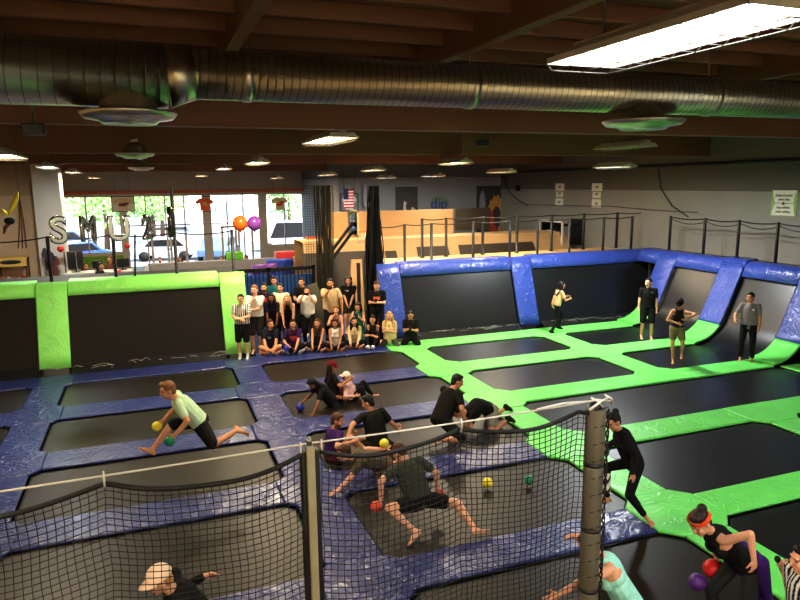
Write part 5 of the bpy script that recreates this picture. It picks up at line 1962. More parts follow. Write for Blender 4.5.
        m.add(vs, fs, True)
        crown = m
        b = MB()
        vs, fs = [], []
        for i in range(9):
            a = math.radians(25 + 130 * i / 8)
            e = V(c + r * .088 * math.cos(a) * k + f * brim_dir * .1 * math.sin(a) * k)
            o_ = V(c + r * .092 * math.cos(a) * k + f * brim_dir * (.1 * math.sin(a) + .075 * math.sin(math.radians(180 * i / 8)) + .005) * k - u * .018 * k)
            vs += [e, o_, e - u * .006, o_ - u * .006]
        for i in range(8):
            a = 4 * i
            fs += [(a, a + 1, a + 5, a + 4), (a + 2, a + 6, a + 7, a + 3), (a + 1, a + 3, a + 7, a + 5)]
        b.add(vs, fs, True)
        return crown, b

    def band_mesh(s):
        m = MB()
        k, hc, r, f, u = s.k * 1.07, s.hc, s.hr, s.hf, s.hu
        c = hc + u * .058 * k - f * .012 * k
        tilt = (u + f * .3).normalized()
        vs, fs = [], []
        nu = 24
        for z in (-.028, .028):
            for j in range(nu):
                a = 2 * math.pi * j / nu
                vs.append(c + r * .09 * math.cos(a) * k + f * .108 * math.sin(a) * k + tilt * z * k - u * .02 * math.sin(a) * 0)
        for j in range(nu): fs.append((j, (j + 1) % nu, nu + (j + 1) % nu, nu + j))
        return m.add(vs, fs, True)

    def make(s, clothes, cap=None, band=None, beard=False, extra=None):
        s.beard = beard
        s.capped = bool(cap)
        s.solve()
        zmin = s.root.z
        t = thing('person', s.label, 'person', s.root, s.group)
        T = Matrix.Translation(-s.root)
        me = s.body(); me.transform(T); link('body', me, SKINM, t)
        hm = s.hairmesh()
        if hm: hm.transform(T); link('hair', hm, HAIRM, t)
        nm = {'tee': 'shirt', 'longsleeve': 'shirt', 'loose': 'shirt', 'tank': 'tank_top', 'vest': 'tank_top', 'longshorts': 'shorts', 'skirtwrap': 'tied_hoodie', 'shoeL': 'shoe', 'shoeR': 'shoe', 'sockL': 'sock', 'sockR': 'sock'}
        clothes = [x for g in clothes for x in ([(g[0][:-1] + sd,) + tuple(g[1:]) for sd in 'LR'] if g[0] in ('shoes', 'socks') else [g])]
        for g in clothes:
            kind, col = g[0], g[1]
            pat = g[2] if len(g) > 2 else None
            me = s.garment(kind, col, pat)
            me.transform(T)
            link(nm.get(kind, kind), me, CLOTH, t)
        if cap:
            cr, br = s.cap_mesh(cap[1])
            for nme, mm in (('cap', cr), ('brim', br)):
                me = mm.mesh(nme); me.transform(T)
                paint(me, np.tile(cap[0], (len(me.vertices), 1)))
                o_ = link(nme, me, CLOTH, t)
        if band is not None:
            me = s.band_mesh().mesh(); me.transform(T)
            paint(me, np.tile(band, (len(me.vertices), 1)))
            link('headband', me, CLOTH, t)
        s.obj = t
        return s


BLK, NVY, WHT, CRM = C3(24, 23, 24), C3(30, 34, 58), C3(228, 224, 214), C3(226, 208, 176)


def stripes(c, u, v, f):
    on = np.mod(u / .052, 1) < .5
    c = c.copy()
    c[:] = C3(22, 22, 24)
    c[on] = C3(235, 232, 226)
    c[np.abs(u) > .2] = C3(22, 22, 24)
    on2 = np.mod(v / .05, 1) < .5
    c[(np.abs(u) > .2) & on2] = C3(235, 232, 226)
    return c


def emblem(col, u0=.0, v0=.38, w=.09, h=.035, rows=1):
    def fn(c, u, v, f):
        c = c.copy()
        c[(f > .02) & (np.abs(u - u0) < w) & (np.abs(v - v0) < h)] = col
        if rows > 1: c[(f > .02) & (np.abs(u - u0) < w * .5) & (np.abs(v - v0 + h * 2.2) < h * .6)] = col
        return c
    return fn


def logo_dot(c, u, v, f):
    c = c.copy()
    c[(f > .02) & (np.hypot(u + .08, v - .4) < .03)] = C3(235, 235, 230)
    return c


CG = 'crowd watching from the entrance gap'
PG = 'players on the trampolines'
CV = .0115
Zp = 0.0
# ---- standing crowd -----------------------------------------------
def crowd(label, px, py, a=200, h=1.75, Y=None, **k):
    r = ground(px, py) if Y is None else at(px, py, Y)
    r.z = 0.0
    return Person(label, r, a, h, vox=CV, group=CG, **k)


crowd('referee in a black and white striped shirt and black shorts at the crowd left end', 244, 358, 196, 1.72, skin='fair', hc='dark').stand('fold').make([('tee', WHT, stripes), ('longshorts', BLK), ('socks', WHT)])
crowd('man in a white tee with a hand on his chin beside the striped referee', 258, 352, 205, 1.86, skin='fair', hc='lightbrown').stand('chin').make([('tee', WHT), ('longshorts', C3(50, 44, 40))])
crowd('bearded man in a dark purple tee with a red print standing behind', 267, 346, 200, 1.78, Y=18.7, skin='tan', hc='black').stand('down').make([('tee', C3(40, 26, 52), emblem(C3(200, 60, 70), 0, .36, .08, .05)), ('trousers', BLK)], beard=True)
crowd('person in a teal shirt at the very back of the crowd', 277, 340, 200, 1.78, Y=19.9, skin='tan', hc='dark').stand('down').make([('tee', C3(30, 110, 112)), ('trousers', BLK)])
p = crowd('woman with long dark hair leaning forward in dark clothes', 275, 350, 196, 1.66, Y=18.1, fem=True, skin='brown', hair='long', hc='black'); p.stand('knees', lean=.22); p.make([('tee', C3(36, 24, 44)), ('leggings', BLK)])
crowd('man in a cream tee standing behind the blonde woman', 283, 345, 205, 1.76, Y=18.6, skin='tan', hc='black').stand('down').make([('tee', C3(232, 220, 190)), ('trousers', BLK)])
p = crowd('blonde woman in a black tank top bending with hands on her knees', 291, 347, 200, 1.66, Y=17.9, fem=True, skin='fair', hair='long', hc='blond'); p.stand('knees', lean=.26); p.make([('vest', BLK), ('leggings', BLK)])
crowd('man in a black tee and white shoes behind the phone-raising person', 304, 338, 210, 1.78, Y=19.3, skin='tan', hc='black').stand('fold').make([('tee', BLK), ('trousers', BLK), ('shoes', WHT)])
p9 = crowd('person in a long white tee raising a phone with both hands', 309, 346, 198, 1.68, Y=18.2, skin='tan', hc='black'); p9.stand('binoc'); p9.make([('loose', WHT), ('trousers', BLK)])
p10 = crowd('tall man in a tan tee holding a phone to his face', 332, 347, 195, 1.86, Y=18.2, skin='tan', hc='black', bulk=1.12); p10.stand('phone1'); p10.make([('loose', C3(206, 178, 136)), ('trousers', BLK)], beard=True)
crowd('young man in a black tee with hands clasped before the plywood edge', 350, 340, 200, 1.74, Y=19.2, skin='fair', hair='curly', hc='black').stand('clasp').make([('tee', BLK, emblem(C3(180, 180, 180), .05, .4, .05, .012)), ('shorts', C3(60, 48, 40))])
p13 = crowd('man in a black tee with an orange print by the blue wall', 378, 345, 205, 1.8, Y=17.7, skin='fair', hc='brown'); p13.stand('chest'); p13.gaze = p13.F + V((0, 0, -.35)); p13.make([('tee', BLK, emblem(C3(220, 110, 70), 0, .34, .09, .045)), ('trousers', BLK)])
# ---- seated crowd ----------------------------------------------------
p = crowd('man in a navy tee sitting cross-legged at the left of the front row', 271, 352, 190, 1.78, skin='tan', hc='brown'); p.cross(.1); p.gaze = p.F + p.Rt * -.5; p.make([('tee', C3(28, 30, 44), emblem(C3(120, 120, 130), .02, .36, .04, .03)), ('shorts', C3(150, 130, 105))])
p15 = crowd('man in a purple tee with a red print sitting cross-legged', 294, 351, 192, 1.74, skin='tan', hc='black'); p15.cross(.12, ((-.05, .45, .15), (.16, .4, .26))); p15.make([('tee', C3(58, 30, 66), emblem(C3(215, 70, 80), 0, .36, .09, .035, 2)), ('trousers', BLK), ('shoes', C3(170, 170, 170))])
p = crowd('woman with long brown hair and bare shoulders sitting third in the front row', 319, 349, 205, 1.66, fem=True, skin='tan', hair='long', hc='brown'); p.cross(.08); p.make([('vest', C3(52, 44, 42)), ('leggings', BLK)])
p = crowd('woman shading her brow sitting behind the white tank top', 337, 344, 200, 1.66, Y=17.9, fem=True, skin='fair', hair='pony', hc='lightbrown'); p.cross(.05, ((-.2, .3, .2), (.1, .18, .86))); p.J['P'] += V((0, 0, .25)); p.J['N'] += V((0, 0, .25)); p.make([('vest', C3(150, 110, 80)), ('leggings', BLK)])
p = crowd('woman with curly dark hair in a white tank top sitting in front', 336, 349, 198, 1.66, fem=True, skin='mid', hair='curly', hc='black'); p.cross(.12); p.make([('vest', C3(232, 220, 210)), ('leggings', BLK)])
p = crowd('woman in a cream sweater sitting in the front row', 355, 346, 200, 1.64, fem=True, skin='tan', hair='long', hc='black'); p.cross(.14); p.gaze = p.F - p.Rt * .15; p.make([('longsleeve', C3(214, 188, 146)), ('leggings', BLK)])
p12 = crowd('woman in a teal top looking at her phone behind the front row', 359, 343, 205, 1.68, Y=17.9, fem=True, skin='fair', hair='long', hc='dark'); p12.kneel(.42, .03, ((-.06, .3, .82), (.06, .3, .84))); p12.gaze = p12.F + V((0, 0, -.3)); p12.make([('vest', C3(30, 128, 100)), ('leggings', C3(30, 100, 84))])
p = crowd('woman in a black tank top with folded arms sitting knees up', 374, 345, 210, 1.66, fem=True, skin='tan', hair='bun', hc='black')
p.cross(.1, ((.1, .3, .36), (-.1, .32, .34))); p.J['FL'], p.J['FR'] = p.L(-.08, .48, .08), p.L(.08, .48, .08); p.poles['KL'] = V((0, 0, 1)) - p.Rt * .3; p.poles['KR'] = V((0, 0, 1)) + p.Rt * .3; p.toe = {}
p.make([('vest', BLK), ('leggings', BLK), ('shoes', WHT)])
p21 = crowd('blonde woman in a cream top kneeling near the green pad', 390, 345, 208, 1.68, fem=True, skin='fair', hair='long', hc='blond'); p21.kneel(.2, .03, ((-.05, .26, .48), (.05, .27, .5))); p21.make([('tee', C3(224, 196, 150)), ('leggings', C3(86, 74, 66))])
p22 = crowd('boy in a black tee kneeling on the green pad with a phone', 411, 344, 205, 1.66, skin='tan', hc='black'); p22.kneel(.22, .02, ((-.06, .3, .5), (.06, .3, .52))); p22.gaze = p22.F + V((0, 0, -.25)); p22.make([('tee', C3(30, 27, 24)), ('shorts', BLK)])


def phone(label, pos, fwd, col=BLACKP, tall=True):
    t = thing('phone', label, 'phone', pos - V((0, 0, .07)), 'phones held in the crowd')
    f = V(fwd).normalized(); z = V((0, 0, 1)); x = f.cross(z)
    M = Matrix((x, f, z)).transposed()
    link('phone_body', bevel_mesh(MB().box((0, 0, .07), (.15 if not tall else .075, .01, .075 if not tall else .15), M), .003), col, t)
    MB().box(V((0, 0, .07)) + f * -.006, (.13 if not tall else .065, .002, .06 if not tall else .13), M).build('screen', plain('phone_screen', rgb(40, 46, 60), .15) if 'phone_screen' not in bpy.data.materials else bpy.data.materials['phone_screen'], t)
    return t


for pp, lab, tall in ((p9, 'phone raised by the person in the long white tee', False), (p10, 'phone held by the man in the tan tee', False), (p12, 'phone held by the woman in the teal top', True), (p13, 'phone held by the man with the orange print', True), (p22, 'phone held by the kneeling boy', True)):
    c = (pp.J['HL'] + pp.J['HR']) / 2 if pp is not p10 else pp.J['HR'].copy()
    phone(lab, c + pp.F * .09 + V((0, 0, .05)), pp.F, tall=tall)

# ---- players -----------------------------------------------------------
BALLS = 'dodgeballs'


def ball(label, pos, r, mat):
    m = MB().ell((0, 0, r), (r, r, r), None, 24, 16)
    m.tube([(r * 1.003 * math.cos(a), r * 1.003 * math.sin(a), r) for a in np.linspace(0, 2 * math.pi, 25)[:-1]], r * .025, 4, closed=True)
    o = link('dodgeball', m.mesh('ball'), mat)
    o.location = V(pos) - V((0, 0, r))
    return tag(o, label, 'ball', BALLS)


MB_Y = plain('yellow_ball', rgb(238, 222, 60), .35)
MB_B = plain('blue_ball', rgb(44, 60, 170), .35)
MB_G = plain('green_ball', rgb(20, 130, 90), .35)
MB_R = plain('red_ball', rgb(226, 44, 50), .35)
MB_O = plain('redorange_ball', rgb(230, 80, 50), .35)
MB_P = plain('purple_ball', rgb(90, 44, 130), .35)
ball('blue dodgeball held by the seated man in the purple tee', p15.J['HR'] + p15.F * .07 + p15.Rt * .03 + V((0, 0, -.05)), .08, MB_B)


def player(label, root, a, **k):
    k.setdefault('vox', .0085)
    return Person(label, root, a, group=PG, **k)


UP = V((0, 0, 1))
# runner in the light green tee, lunging to the left
Y0 = 9.95
p = player('man in a pale green tee and black shorts lunging left with two balls', ground(196, 446), 274, h=1.78, skin='tan', hc='lightbrown', hair='quiff')
p.J['P'] = at(200, 422, Y0 + .15); p.J['N'] = at(171, 393, Y0 + .05)
p.J['FR'] = at(153, 449, Y0 + .05); p.J['FL'] = at(236, 431, Y0 - .1)
p.J['FR'].z = max(.09, p.J['FR'].z); 
p.poles['KR'] = V((-1, 0, .6)); p.poles['KL'] = V((0, -1, -.5)); p.toe['R'] = V((-1, 0, -.05)); p.toe['L'] = V((1, .1, -.1))
p.J['HR'] = at(163, 421, Y0 + .35); p.J['HL'] = at(175, 435, Y0 - .3)
p.hipax = V((.15, 1, 0)); p.shax = V((.1, 1, 0)); p.gaze = V((-1, -.15, -.25))
p.make([('tee', C3(196, 226, 188)), ('longshorts', BLK)])
pr = p
ball('yellow dodgeball in the front hand of the man in pale green', pr.J['HR'] + V((-.09, -.03, -.06)), .075, MB_Y)
ball('green dodgeball in the lower hand of the man in pale green', pr.J['HL'] + V((-.08, 0, -.08)), .075, MB_G)

# dark haired woman crouched on hands, reaching for the blue ball
Y1 = 12.75
p = player('woman with dark hair in black on her knees reaching for the blue ball', ground(330, 414), 265, h=1.66, fem=True, skin='brown', hair='long', hc='black', vox=.01)
p.J['P'] = at(331, 400, Y1 + .2); p.J['N'] = at(318, 386, Y1 + .05)
p.J['HR'] = at(303, 402, Y1 + .1); p.J['HL'] = at(313, 414, Y1 - .3)
p.J['FL'] = at(345, 410, Y1 + .1); p.J['FR'] = at(348, 405, Y1 + .4)
for q_ in ('FL', 'FR'): p.J[q_].z = .07
p.poles['KL'] = V((-1, -.3, -.6)); p.poles['KR'] = V((-1, .2, -.6)); p.toe['L'] = p.toe['R'] = V((1, 0, 0))
p.hipax = V((.1, 1, 0)); p.shax = V((.1, 1, 0)); p.gaze = V((-.7, -.15, -.9))
p.make([('tee', C3(26, 24, 26)), ('leggings', BLK)])
ball('blue dodgeball under the hand of the crouching dark haired woman', V((p.J['HR'].x - .06, p.J['HR'].y, .045)) + V((0, 0, 0)), .085, MB_B)
# maroon cap
p = player('person in a maroon cap and black top kneeling beside the white cap', ground(338, 402), 80, h=1.66, fem=True, skin='mid', hair='longback', hc='black', vox=.01)
p.J['P'] = at(334, 394, 13.3); p.J['N'] = at(331, 374, 13.3)
p.J['HR'] = at(349, 380, 13.0); p.J['HL'] = at(346, 383, 13.5)
p.J['FL'] = at(336, 402, 13.5); p.J['FR'] = at(341, 405, 13.1)
for q_ in ('FL', 'FR'): p.J[q_].z = .07
p.poles['KL'] = V((1, .4, .3)); p.poles['KR'] = V((1, -.4, .3)); p.toe['L'] = p.toe['R'] = V((-1, 0, 0))
p.gaze = V((1, -.2, -.15)); p.hipax = p.shax = V((.1, -1, 0))
p.make([('tee', BLK), ('leggings', C3(70, 26, 36))], cap=(C3(112, 24, 32), 1))
# white cap child
p = player('child in a white cap and pale pink top sitting up by the blue pad', ground(356, 403), 120, h=1.45, fem=True, skin='fair', hair='short', hc='dark', vox=.01)
p.J['P'] = at(353, 397, 13.2); p.J['N'] = at(347, 382.5, 13.2)
p.J['HR'] = at(355, 396, 12.9); p.J['HL'] = at(356, 391, 13.2)
p.J['FL'] = at(372, 395, 13.3); p.J['FR'] = at(366, 404, 12.9)
p.poles['KL'] = V((.2, .2, 1)); p.poles['KR'] = V((.2, -.2, 1))
p.gaze = V((.8, -.5, -.1))
p.make([('longsleeve', C3(232, 190, 184)), ('trousers', BLK)], cap=(C3(240, 228, 215), -1))
# purple tee bearded man, sitting
Y2 = 9.95
p = player('bearded man in a purple tee sitting behind the net', ground(338, 462), 100, h=1.76, skin='tan', hc='brown', vox=.009)
p.J['P'] = at(333, 455, Y2 + .3); p.J['N'] = at(334, 434, Y2 + .35)
p.J['HR'] = at(352, 442, Y2 - .1); p.J['HL'] = at(354, 434, Y2 + .3)
p.J['FL'] = at(371, 450, Y2 + .6); p.J['FR'] = at(368, 458, Y2 + .1)
for q_ in ('FL', 'FR'): p.J[q_].z = .08
p.poles['KL'] = V((.2, .2, 1)); p.poles['KR'] = V((.2, -.2, 1))
p.gaze = V((1, -.45, -.3)); p.shax = V((.25, -1, 0)); p.hipax = V((.2, -1, 0))
p.make([('tee', C3(64, 34, 92)), ('shorts', C3(90, 30, 36))], beard=True)
# black tee man, back to camera
Y3 = 10.4
p = player('man in a black tee bending away with one arm flung out to the right', ground(380, 452), 340, h=1.78, skin='tan', hc='black', vox=.009)
p.J['P'] = at(378, 443, Y3 - .05); p.J['N'] = at(371, 407, Y3 + .1)
p.J['HL'] = at(347, 438, Y3 - .25); p.J['HR'] = at(400, 432, Y3 + .1)
p.poles['EL'] = V((-1, -.3, .3)); p.poles['ER'] = V((.6, -.6, -.8)); p.poles['DR'] = V((.25, .2, 1)); p.poles['NR'] = V((-1, 0, 0))
p.J['FL'] = at(366, 462, Y3 - .5); p.J['FR'] = at(392, 459, Y3 - .5)
for q_ in ('FL', 'FR'): p.J[q_].z = .07
p.poles['KL'] = V((-.6, 1, -.2)); p.poles['KR'] = V((.3, 1, -.2)); p.toe['L'] = p.toe['R'] = V((0, -1, 0))
p.shax = V((1, .12, .08)); p.hipax = V((1, .2, 0)); p.gaze = V((-.75, .5, -.3))
p.make([('tee', C3(30, 28, 24)), ('shorts', BLK)])
# crawling man in olive shirt holding the yellow ball out
Y4 = 9.0
p = player('man in an olive grey shirt crawling behind the net with a yellow ball held out', ground(355, 478), 290, h=1.76, skin='fair', hc='brown', vox=.009)
p.J['P'] = at(382, 462, Y4 + .25); p.J['N'] = at(343, 455, Y4 + .1)
p.J['HL'] = at(336, 474, Y4 - .15); p.J['HR'] = at(400, 447, Y4 + .35)
p.J['HL'].z = .06
p.poles['EL'] = V((1, -.6, .2)); p.poles['ER'] = V((0, .3, 1))
p.poles['DL'] = V((-1, -.1, -.1)); p.poles['NL'] = V((0, 0, -1)); p.poles['DR'] = V((1, 0, .05)); p.poles['NR'] = V((0, 0, 1))
p.J['FL'] = at(398, 475, Y4 + .2); p.J['FR'] = at(398, 468, Y4 + .5)
for q_ in ('FL', 'FR'): p.J[q_].z = .08
p.poles['KL'] = V((-1, 0, -.6)); p.poles['KR'] = V((-1, .3, -.6)); p.toe['L'] = p.toe['R'] = V((1, 0, 0))
p.shax = V((-.2, 1, 0)); p.hipax = V((-.2, 1, 0)); p.gaze = V((-1, -.1, -.3))
p.make([('tee', C3(96, 84, 68)), ('shorts', C3(120, 92, 66))])
ball('yellow dodgeball held out by the crawling man', p.J['HR'] + V((.03, 0, .09)), .075, MB_Y)
# crouching man in black
Y5 = 10.3
p = player('man in a black tee and shorts crouching at the green pad edge', ground(446, 442), 60, h=1.78, skin='tan', hc='black', vox=.009)
p.J['P'] = at(441, 419, Y5); p.J['N'] = at(453, 388, Y5 + .1)
p.J['HR'] = at(465, 421, Y5 - .25); p.J['HL'] = at(455, 413, Y5 + .3)
p.J['FL'] = at(450, 437, Y5 + .1); p.J['FR'] = at(438, 445, Y5 - .2)
for q_ in ('FL', 'FR'): p.J[q_].z = .08
p.poles['KL'] = V((1, .6, .3)); p.poles['KR'] = V((1, -.3, .3)); p.toe['L'] = V((.7, .4, 0)); p.toe['R'] = V((.5, -.8, 0))
p.shax = V((.4, -.92, 0)); p.hipax = V((.5, -.86, 0)); p.gaze = V((.9, -.25, -.35))
p.poles['ER'] = V((-.3, -.8, -.2))
p.make([('tee', C3(28, 26, 24)), ('longshorts', BLK)])
# bending person with pale shorts
Y6 = 10.6
p = player('person in black bent over on hands and knees in pale grey shorts', ground(490, 426), 285, h=1.76, skin='tan', hc='black', vox=.009)
p.J['P'] = at(489, 409, Y6 + .1); p.J['N'] = at(466, 412, Y6 + .05); p.bow = V((0, 0, .1))
p.J['HL'] = at(462, 428, Y6 - .1); p.J['HR'] = at(466, 422, Y6 + .4)
for q_ in ('HL', 'HR'): p.J[q_].z = .05
p.J['FL'] = at(507, 421, Y6 - .1); p.J['FR'] = at(505, 413, Y6 + .45)
for q_ in ('FL', 'FR'): p.J[q_].z = .09
p.poles['KL'] = V((-1, -.2, -.8)); p.poles['KR'] = V((-1, .2, -.8)); p.toe['L'] = p.toe['R'] = V((1, .1, .1))
p.shax = V((-.2, 1, 0)); p.hipax = V((-.2, 1, 0)); p.gaze = V((-.8, 0, -.6))
p.make([('tee', BLK), ('shorts', C3(150, 145, 132)), ('shoes', C3(40, 36, 30))])
# dark green tee man with his back to us behind the net
Y7 = 7.55
p = player('man in a dark grey green tee lunging with his back turned behind the net', ground(420, 530), 335, h=1.8, skin='fair', hc='brown', vox=.008)
p.J['P'] = at(419, 500, Y7 + .2); p.J['N'] = at(406, 462, Y7 + .45)
p.J['HL'] = at(381, 500, Y7 + .25); p.J['HR'] = at(438, 490, Y7 + .35)
p.poles['EL'] = V((-.6, -.3, .4)); p.poles['ER'] = V((1, -.2, .3))
p.J['FL'] = ground(414, 531, .09); p.J['FR'] = ground(474, 529, .1)
p.poles['KL'] = V((-.25, 1, .8)); p.poles['KR'] = V((.2, 1, .6)); p.toe['L'] = V((-1, -.2, 0)); p.toe['R'] = V((.8, -.3, -.3))
p.shax = V((1, -.05, .1)); p.hipax = V((1, .1, .1)); p.gaze = V((-.2, .7, -1.1))
p.make([('tee', C3(64, 68, 58)), ('shorts', BLK)])
ball('red orange dodgeball in the left hand of the man in dark green', p.J['HL'] + V((-.07, 0, -.08)), .075, MB_O)
ball('red dodgeball in the right hand of the man in dark green', p.J['HR'] + V((.03, .03, -.08)), .075, MB_R)
# loose balls
c = at(487.5, 483, 8.35); ball('yellow dodgeball bouncing alone behind the net', V((c.x, c.y, max(c.z, .04))), .078, MB_Y)
c = at(529, 483, 8.2); ball('green dodgeball bouncing near the right net post', V((c.x, c.y, max(c.z, .04))), .07, MB_G)
# running woman in black
Y8 = 6.87
p = player('woman in black with a hair bun running left at the net post', ground(625, 490), 262, h=1.68, fem=True, skin='tan', hair='bun', hc='black', vox=.007)
p.J['P'] = at(634, 463, Y8 + .02); p.J['N'] = at(618, 427, Y8 + .1)
p.J['HR'] = at(607, 446, Y8 + .4); p.J['HL'] = at(632, 474, Y8 - .25)
p.poles['ER'] = V((.8, .3, -.5)); p.poles['EL'] = V((.8, -.3, .2)); p.poles['DL'] = V((.35, -.1, -.8))
p.J['FR'] = at(607, 497, Y8 + .05); p.J['FL'] = at(645, 501, Y8 - .25)
p.J['FL'].z = .09; p.J['FR'].z = max(.1, p.J['FR'].z)
p.poles['KR'] = V((-1, .2, .6)); p.poles['KL'] = V((-.9, -.2, .2)); p.toe['R'] = V((-1, 0, -.1)); p.toe['L'] = V((-.1, -.9, -.2))
p.shax = V((.25, 1, 0)); p.hipax = V((.25, 1, 0)); p.gaze = V((-1, -.12, -.45))
p.make([('longsleeve', C3(26, 25, 27)), ('leggings', C3(18, 18, 20))])
t = p.obj
m = MB(); kk, ff = p.J['KR'], p.J['FR']
m.cap(kk.lerp(ff, .25), kk.lerp(ff, .8), .066, .052)
me = remesh(m, .008, 2, 'brace'); me.transform(Matrix.Translation(-p.root))
co = coords(me); paint(me, np.where((np.mod(co[:, 2] / .14 + np.sin(co[:, 0] * 30) * .3, 1) < .62)[:, None], C3(225, 220, 210), C3(50, 50, 50)))
link('leg_warmer', me, CLOTH, t)
# teal tank top woman
Y9 = 4.36
p = player('woman in a pale aqua tank top stooping behind the padded net post', V((3.9, 5.0, 0)), 290, h=1.7, fem=True, skin='fair', hair='bun', hc='brown', vox=.007)
p.J['P'] = at(629, 604, Y9 - .05); p.J['N'] = at(597, 549, Y9 + .05)
p.J['HR'] = at(577, 535, Y9 + .5); p.J['HL'] = at(548, 600, Y9 - .1)
p.poles['ER'] = V((.2, .3, -.6)); p.poles['EL'] = V((-.2, -.2, .8)); p.poles['DR'] = V((-1, .1, .12)); p.poles['NR'] = V((0, 0, -1))
p.J['FL'] = V((p.J['P'].x + .1, Y9 - .3, .09)); p.J['FR'] = V((p.J['P'].x + .25, Y9 + .25, .09))
p.shax = V((.3, 1, 0)); p.hipax = V((.3, 1, 0)); p.gaze = V((-1, .1, -.55))
p.root = V((p.J['P'].x + .1, Y9, 0))
p.make([('vest', C3(168, 232, 220)), ('leggings', BLK)])
# headband woman
Y10 = 4.4
p = player('woman with an orange headband stooping to hold a red ball', V((4.95, 5.3, 0)), 272, h=1.7, fem=True, skin='fair', hair='bun', hc='dark', vox=.006)
p.J['P'] = at(743, 562, Y10 + .02); p.J['N'] = at(700, 520, Y10 + .1)
p.J['HR'] = at(720, 565, Y10 + .3); p.J['HL'] = at(754, 560, Y10 - .32)
p.poles['ER'] = V((.6, .4, -.2)); p.poles['EL'] = V((.05, -.3, 1)); p.poles['DL'] = V((.1, -.05, -1)); p.poles['DR'] = V((-.45, -.1, -.9))
x0 = p.J['P'].x
p.J['FR'] = V((x0 - .2, Y10 + .12, .09)); p.J['FL'] = V((x0 + .1, Y10 - .2, .09))
p.poles['KR'] = V((-1, .2, .3)); p.poles['KL'] = V((-1, -.3, .3))
p.shax = V((.1, 1, 0)); p.hipax = V((.2, 1, 0)); p.gaze = V((-1, -.12, -.65))
p.root = V((x0 - .05, Y10, 0))
p.make([('vest', C3(24, 23, 25)), ('leggings', C3(42, 44, 44)), ('skirtwrap', C3(66, 32, 112))], band=C3(245, 92, 52))
ball('red dodgeball in the hand of the woman with the orange headband', p.J['HR'] + V((-.07, -.02, -.09)), .095, MB_R)
c = at(697.5, 582, 4.6); ball('purple dodgeball in the air under the red ball', c, .085, MB_P)
# referee with microphone
Y11 = 3.78
p = player('referee in a striped shirt holding a microphone at the lower right corner', V((4.9, 4.25, 0)), 285, h=1.78, skin='fair', hc='black', vox=.0065)
hd = at(806, 546, Y11)
p.J['N'] = at(807, 576, Y11); p.J['P'] = p.J['N'] + V((.05, 0, -.52))
p.J['HR'] = at(783, 566, Y11 + .34); p.J['HL'] = at(790, 640, Y11 - .25)
p.poles['ER'] = V((.2, .2, -1)); p.poles['DR'] = V((-.5, 0, .5)); p.poles['NR'] = V((-.3, -1, 0)); p.curl['R'] = 1.1
pz = p.J['P']
p.J['FL'] = V((pz.x, Y11 - .12, .09)); p.J['FR'] = V((pz.x, Y11 + .12, .09))
p.root = V((pz.x, Y11, 0))
p.shax = V((.25, 1, 0)); p.hipax = V((.2, 1, 0)); p.gaze = V((-1, .35, -.12))
p.make([('tee', WHT, stripes), ('trousers', BLK)])
hm_ = p.J['HR'] + V((-.05, 0, .05))
t = thing('microphone', 'black microphone in the hand of the lower right referee', 'microphone', hm_ - V((0, 0, .08)))
MB().cyl((.05, 0, -.04), (-.02, 0, .1), .014, 10, .018).build('handle', BLACKP, t)
MB().ell((-.03, 0, .12), (.028, .028, .032), None, 12, 8).build('foam_cover', BLACK, t)
# person below the net at the lower left
Y12 = 5.7
p = player('person in a pale cap and dark shirt ducking at the bottom left', V((0, 7, 0)), 262, h=1.74, skin='fair', hair='short', hc='blond', vox=.008)
p.J['N'] = at(176, 593, Y12); p.J['P'] = at(196, 612, Y12 + .1)
p.J['HR'] = at(203, 577, Y12 + .35); p.J['HL'] = at(160, 622, Y12 - .2)
p.J['FL'] = V((p.J['P'].x + .1, Y12 - .15, .09)); p.J['FR'] = V((p.J['P'].x + .25, Y12 + .2, .09))
p.poles['ER'] = V((.2, .5, -.8)); p.poles['DR'] = V((.8, .2, .1))
p.shax = V((.2, 1, 0)); p.hipax = V((.2, 1, 0)); p.gaze = V((-1, -.2, -.35))
p.root = V((p.J['P'].x, Y12, 0))
p.make([('longsleeve', C3(26, 24, 24)), ('trousers', BLK)], cap=(C3(250, 222, 196), 1))
# ---- right court ---------------------------------------------------------
p = player('woman in a tan top and black leggings bouncing by the back wall', ground(557, 332), 95, h=1.62, fem=True, skin='tan', hair='longback', hc='black', vox=.0105)
p.J['P'] = p.L(-.02, -.06, .9); p.J['N'] = p.L(0, .06, 1.38)
p.J['FL'] = p.L(-.1, .1, .18); p.J['FR'] = p.L(.12, -.25, .09)
p.J['HR'] = p.L(.12, .36, 1.1); p.J['HL'] = p.L(-.14, .38, 1.14)
p.gaze = p.F + V((0, 0, -.1))
p.make([('tee', C3(206, 176, 134)), ('leggings', BLK), ('shoes', BLK)])
g_ = ground(646, 338)
p = player('man in a black tee and black shorts standing on the far right trampoline', g_, 215, h=1.76, skin='fair', hc='black', vox=.0105)
p.stand('down', spread=.13); p.gaze = p.F + p.Rt * .7 + V((0, 0, 0)); p.make([('tee', BLK, emblem(C3(170, 170, 170), -.09, .42, .025, .01)), ('longshorts', BLK)])
g_ = ground(675, 362)
p = player('woman in a black tank top and khaki shorts stepping forward', g_, 222, h=1.66, fem=True, skin='tan', hair='bun', hc='black', vox=.0105)
p.J['P'] = p.L(0, -.02, .92); p.J['N'] = p.L(-.03, .06, 1.42)
p.J['FR'] = p.L(.06, .02, .09); p.J['FL'] = p.L(-.16, -.2, .24)
p.J['HR'] = p.L(.02, .24, 1.1); p.J['HL'] = p.L(-.22, .34, 1.26); p.poles['EL'] = -p.Rt + V((0, 0, .2)); p.poles['ER'] = p.Rt + V((0, 0, -.4))
p.gaze = p.F + p.Rt * .3 + V((0, 0, -.35))
p.make([('vest', BLK), ('shorts', C3(122, 112, 84))], cap=(BLK, 1))
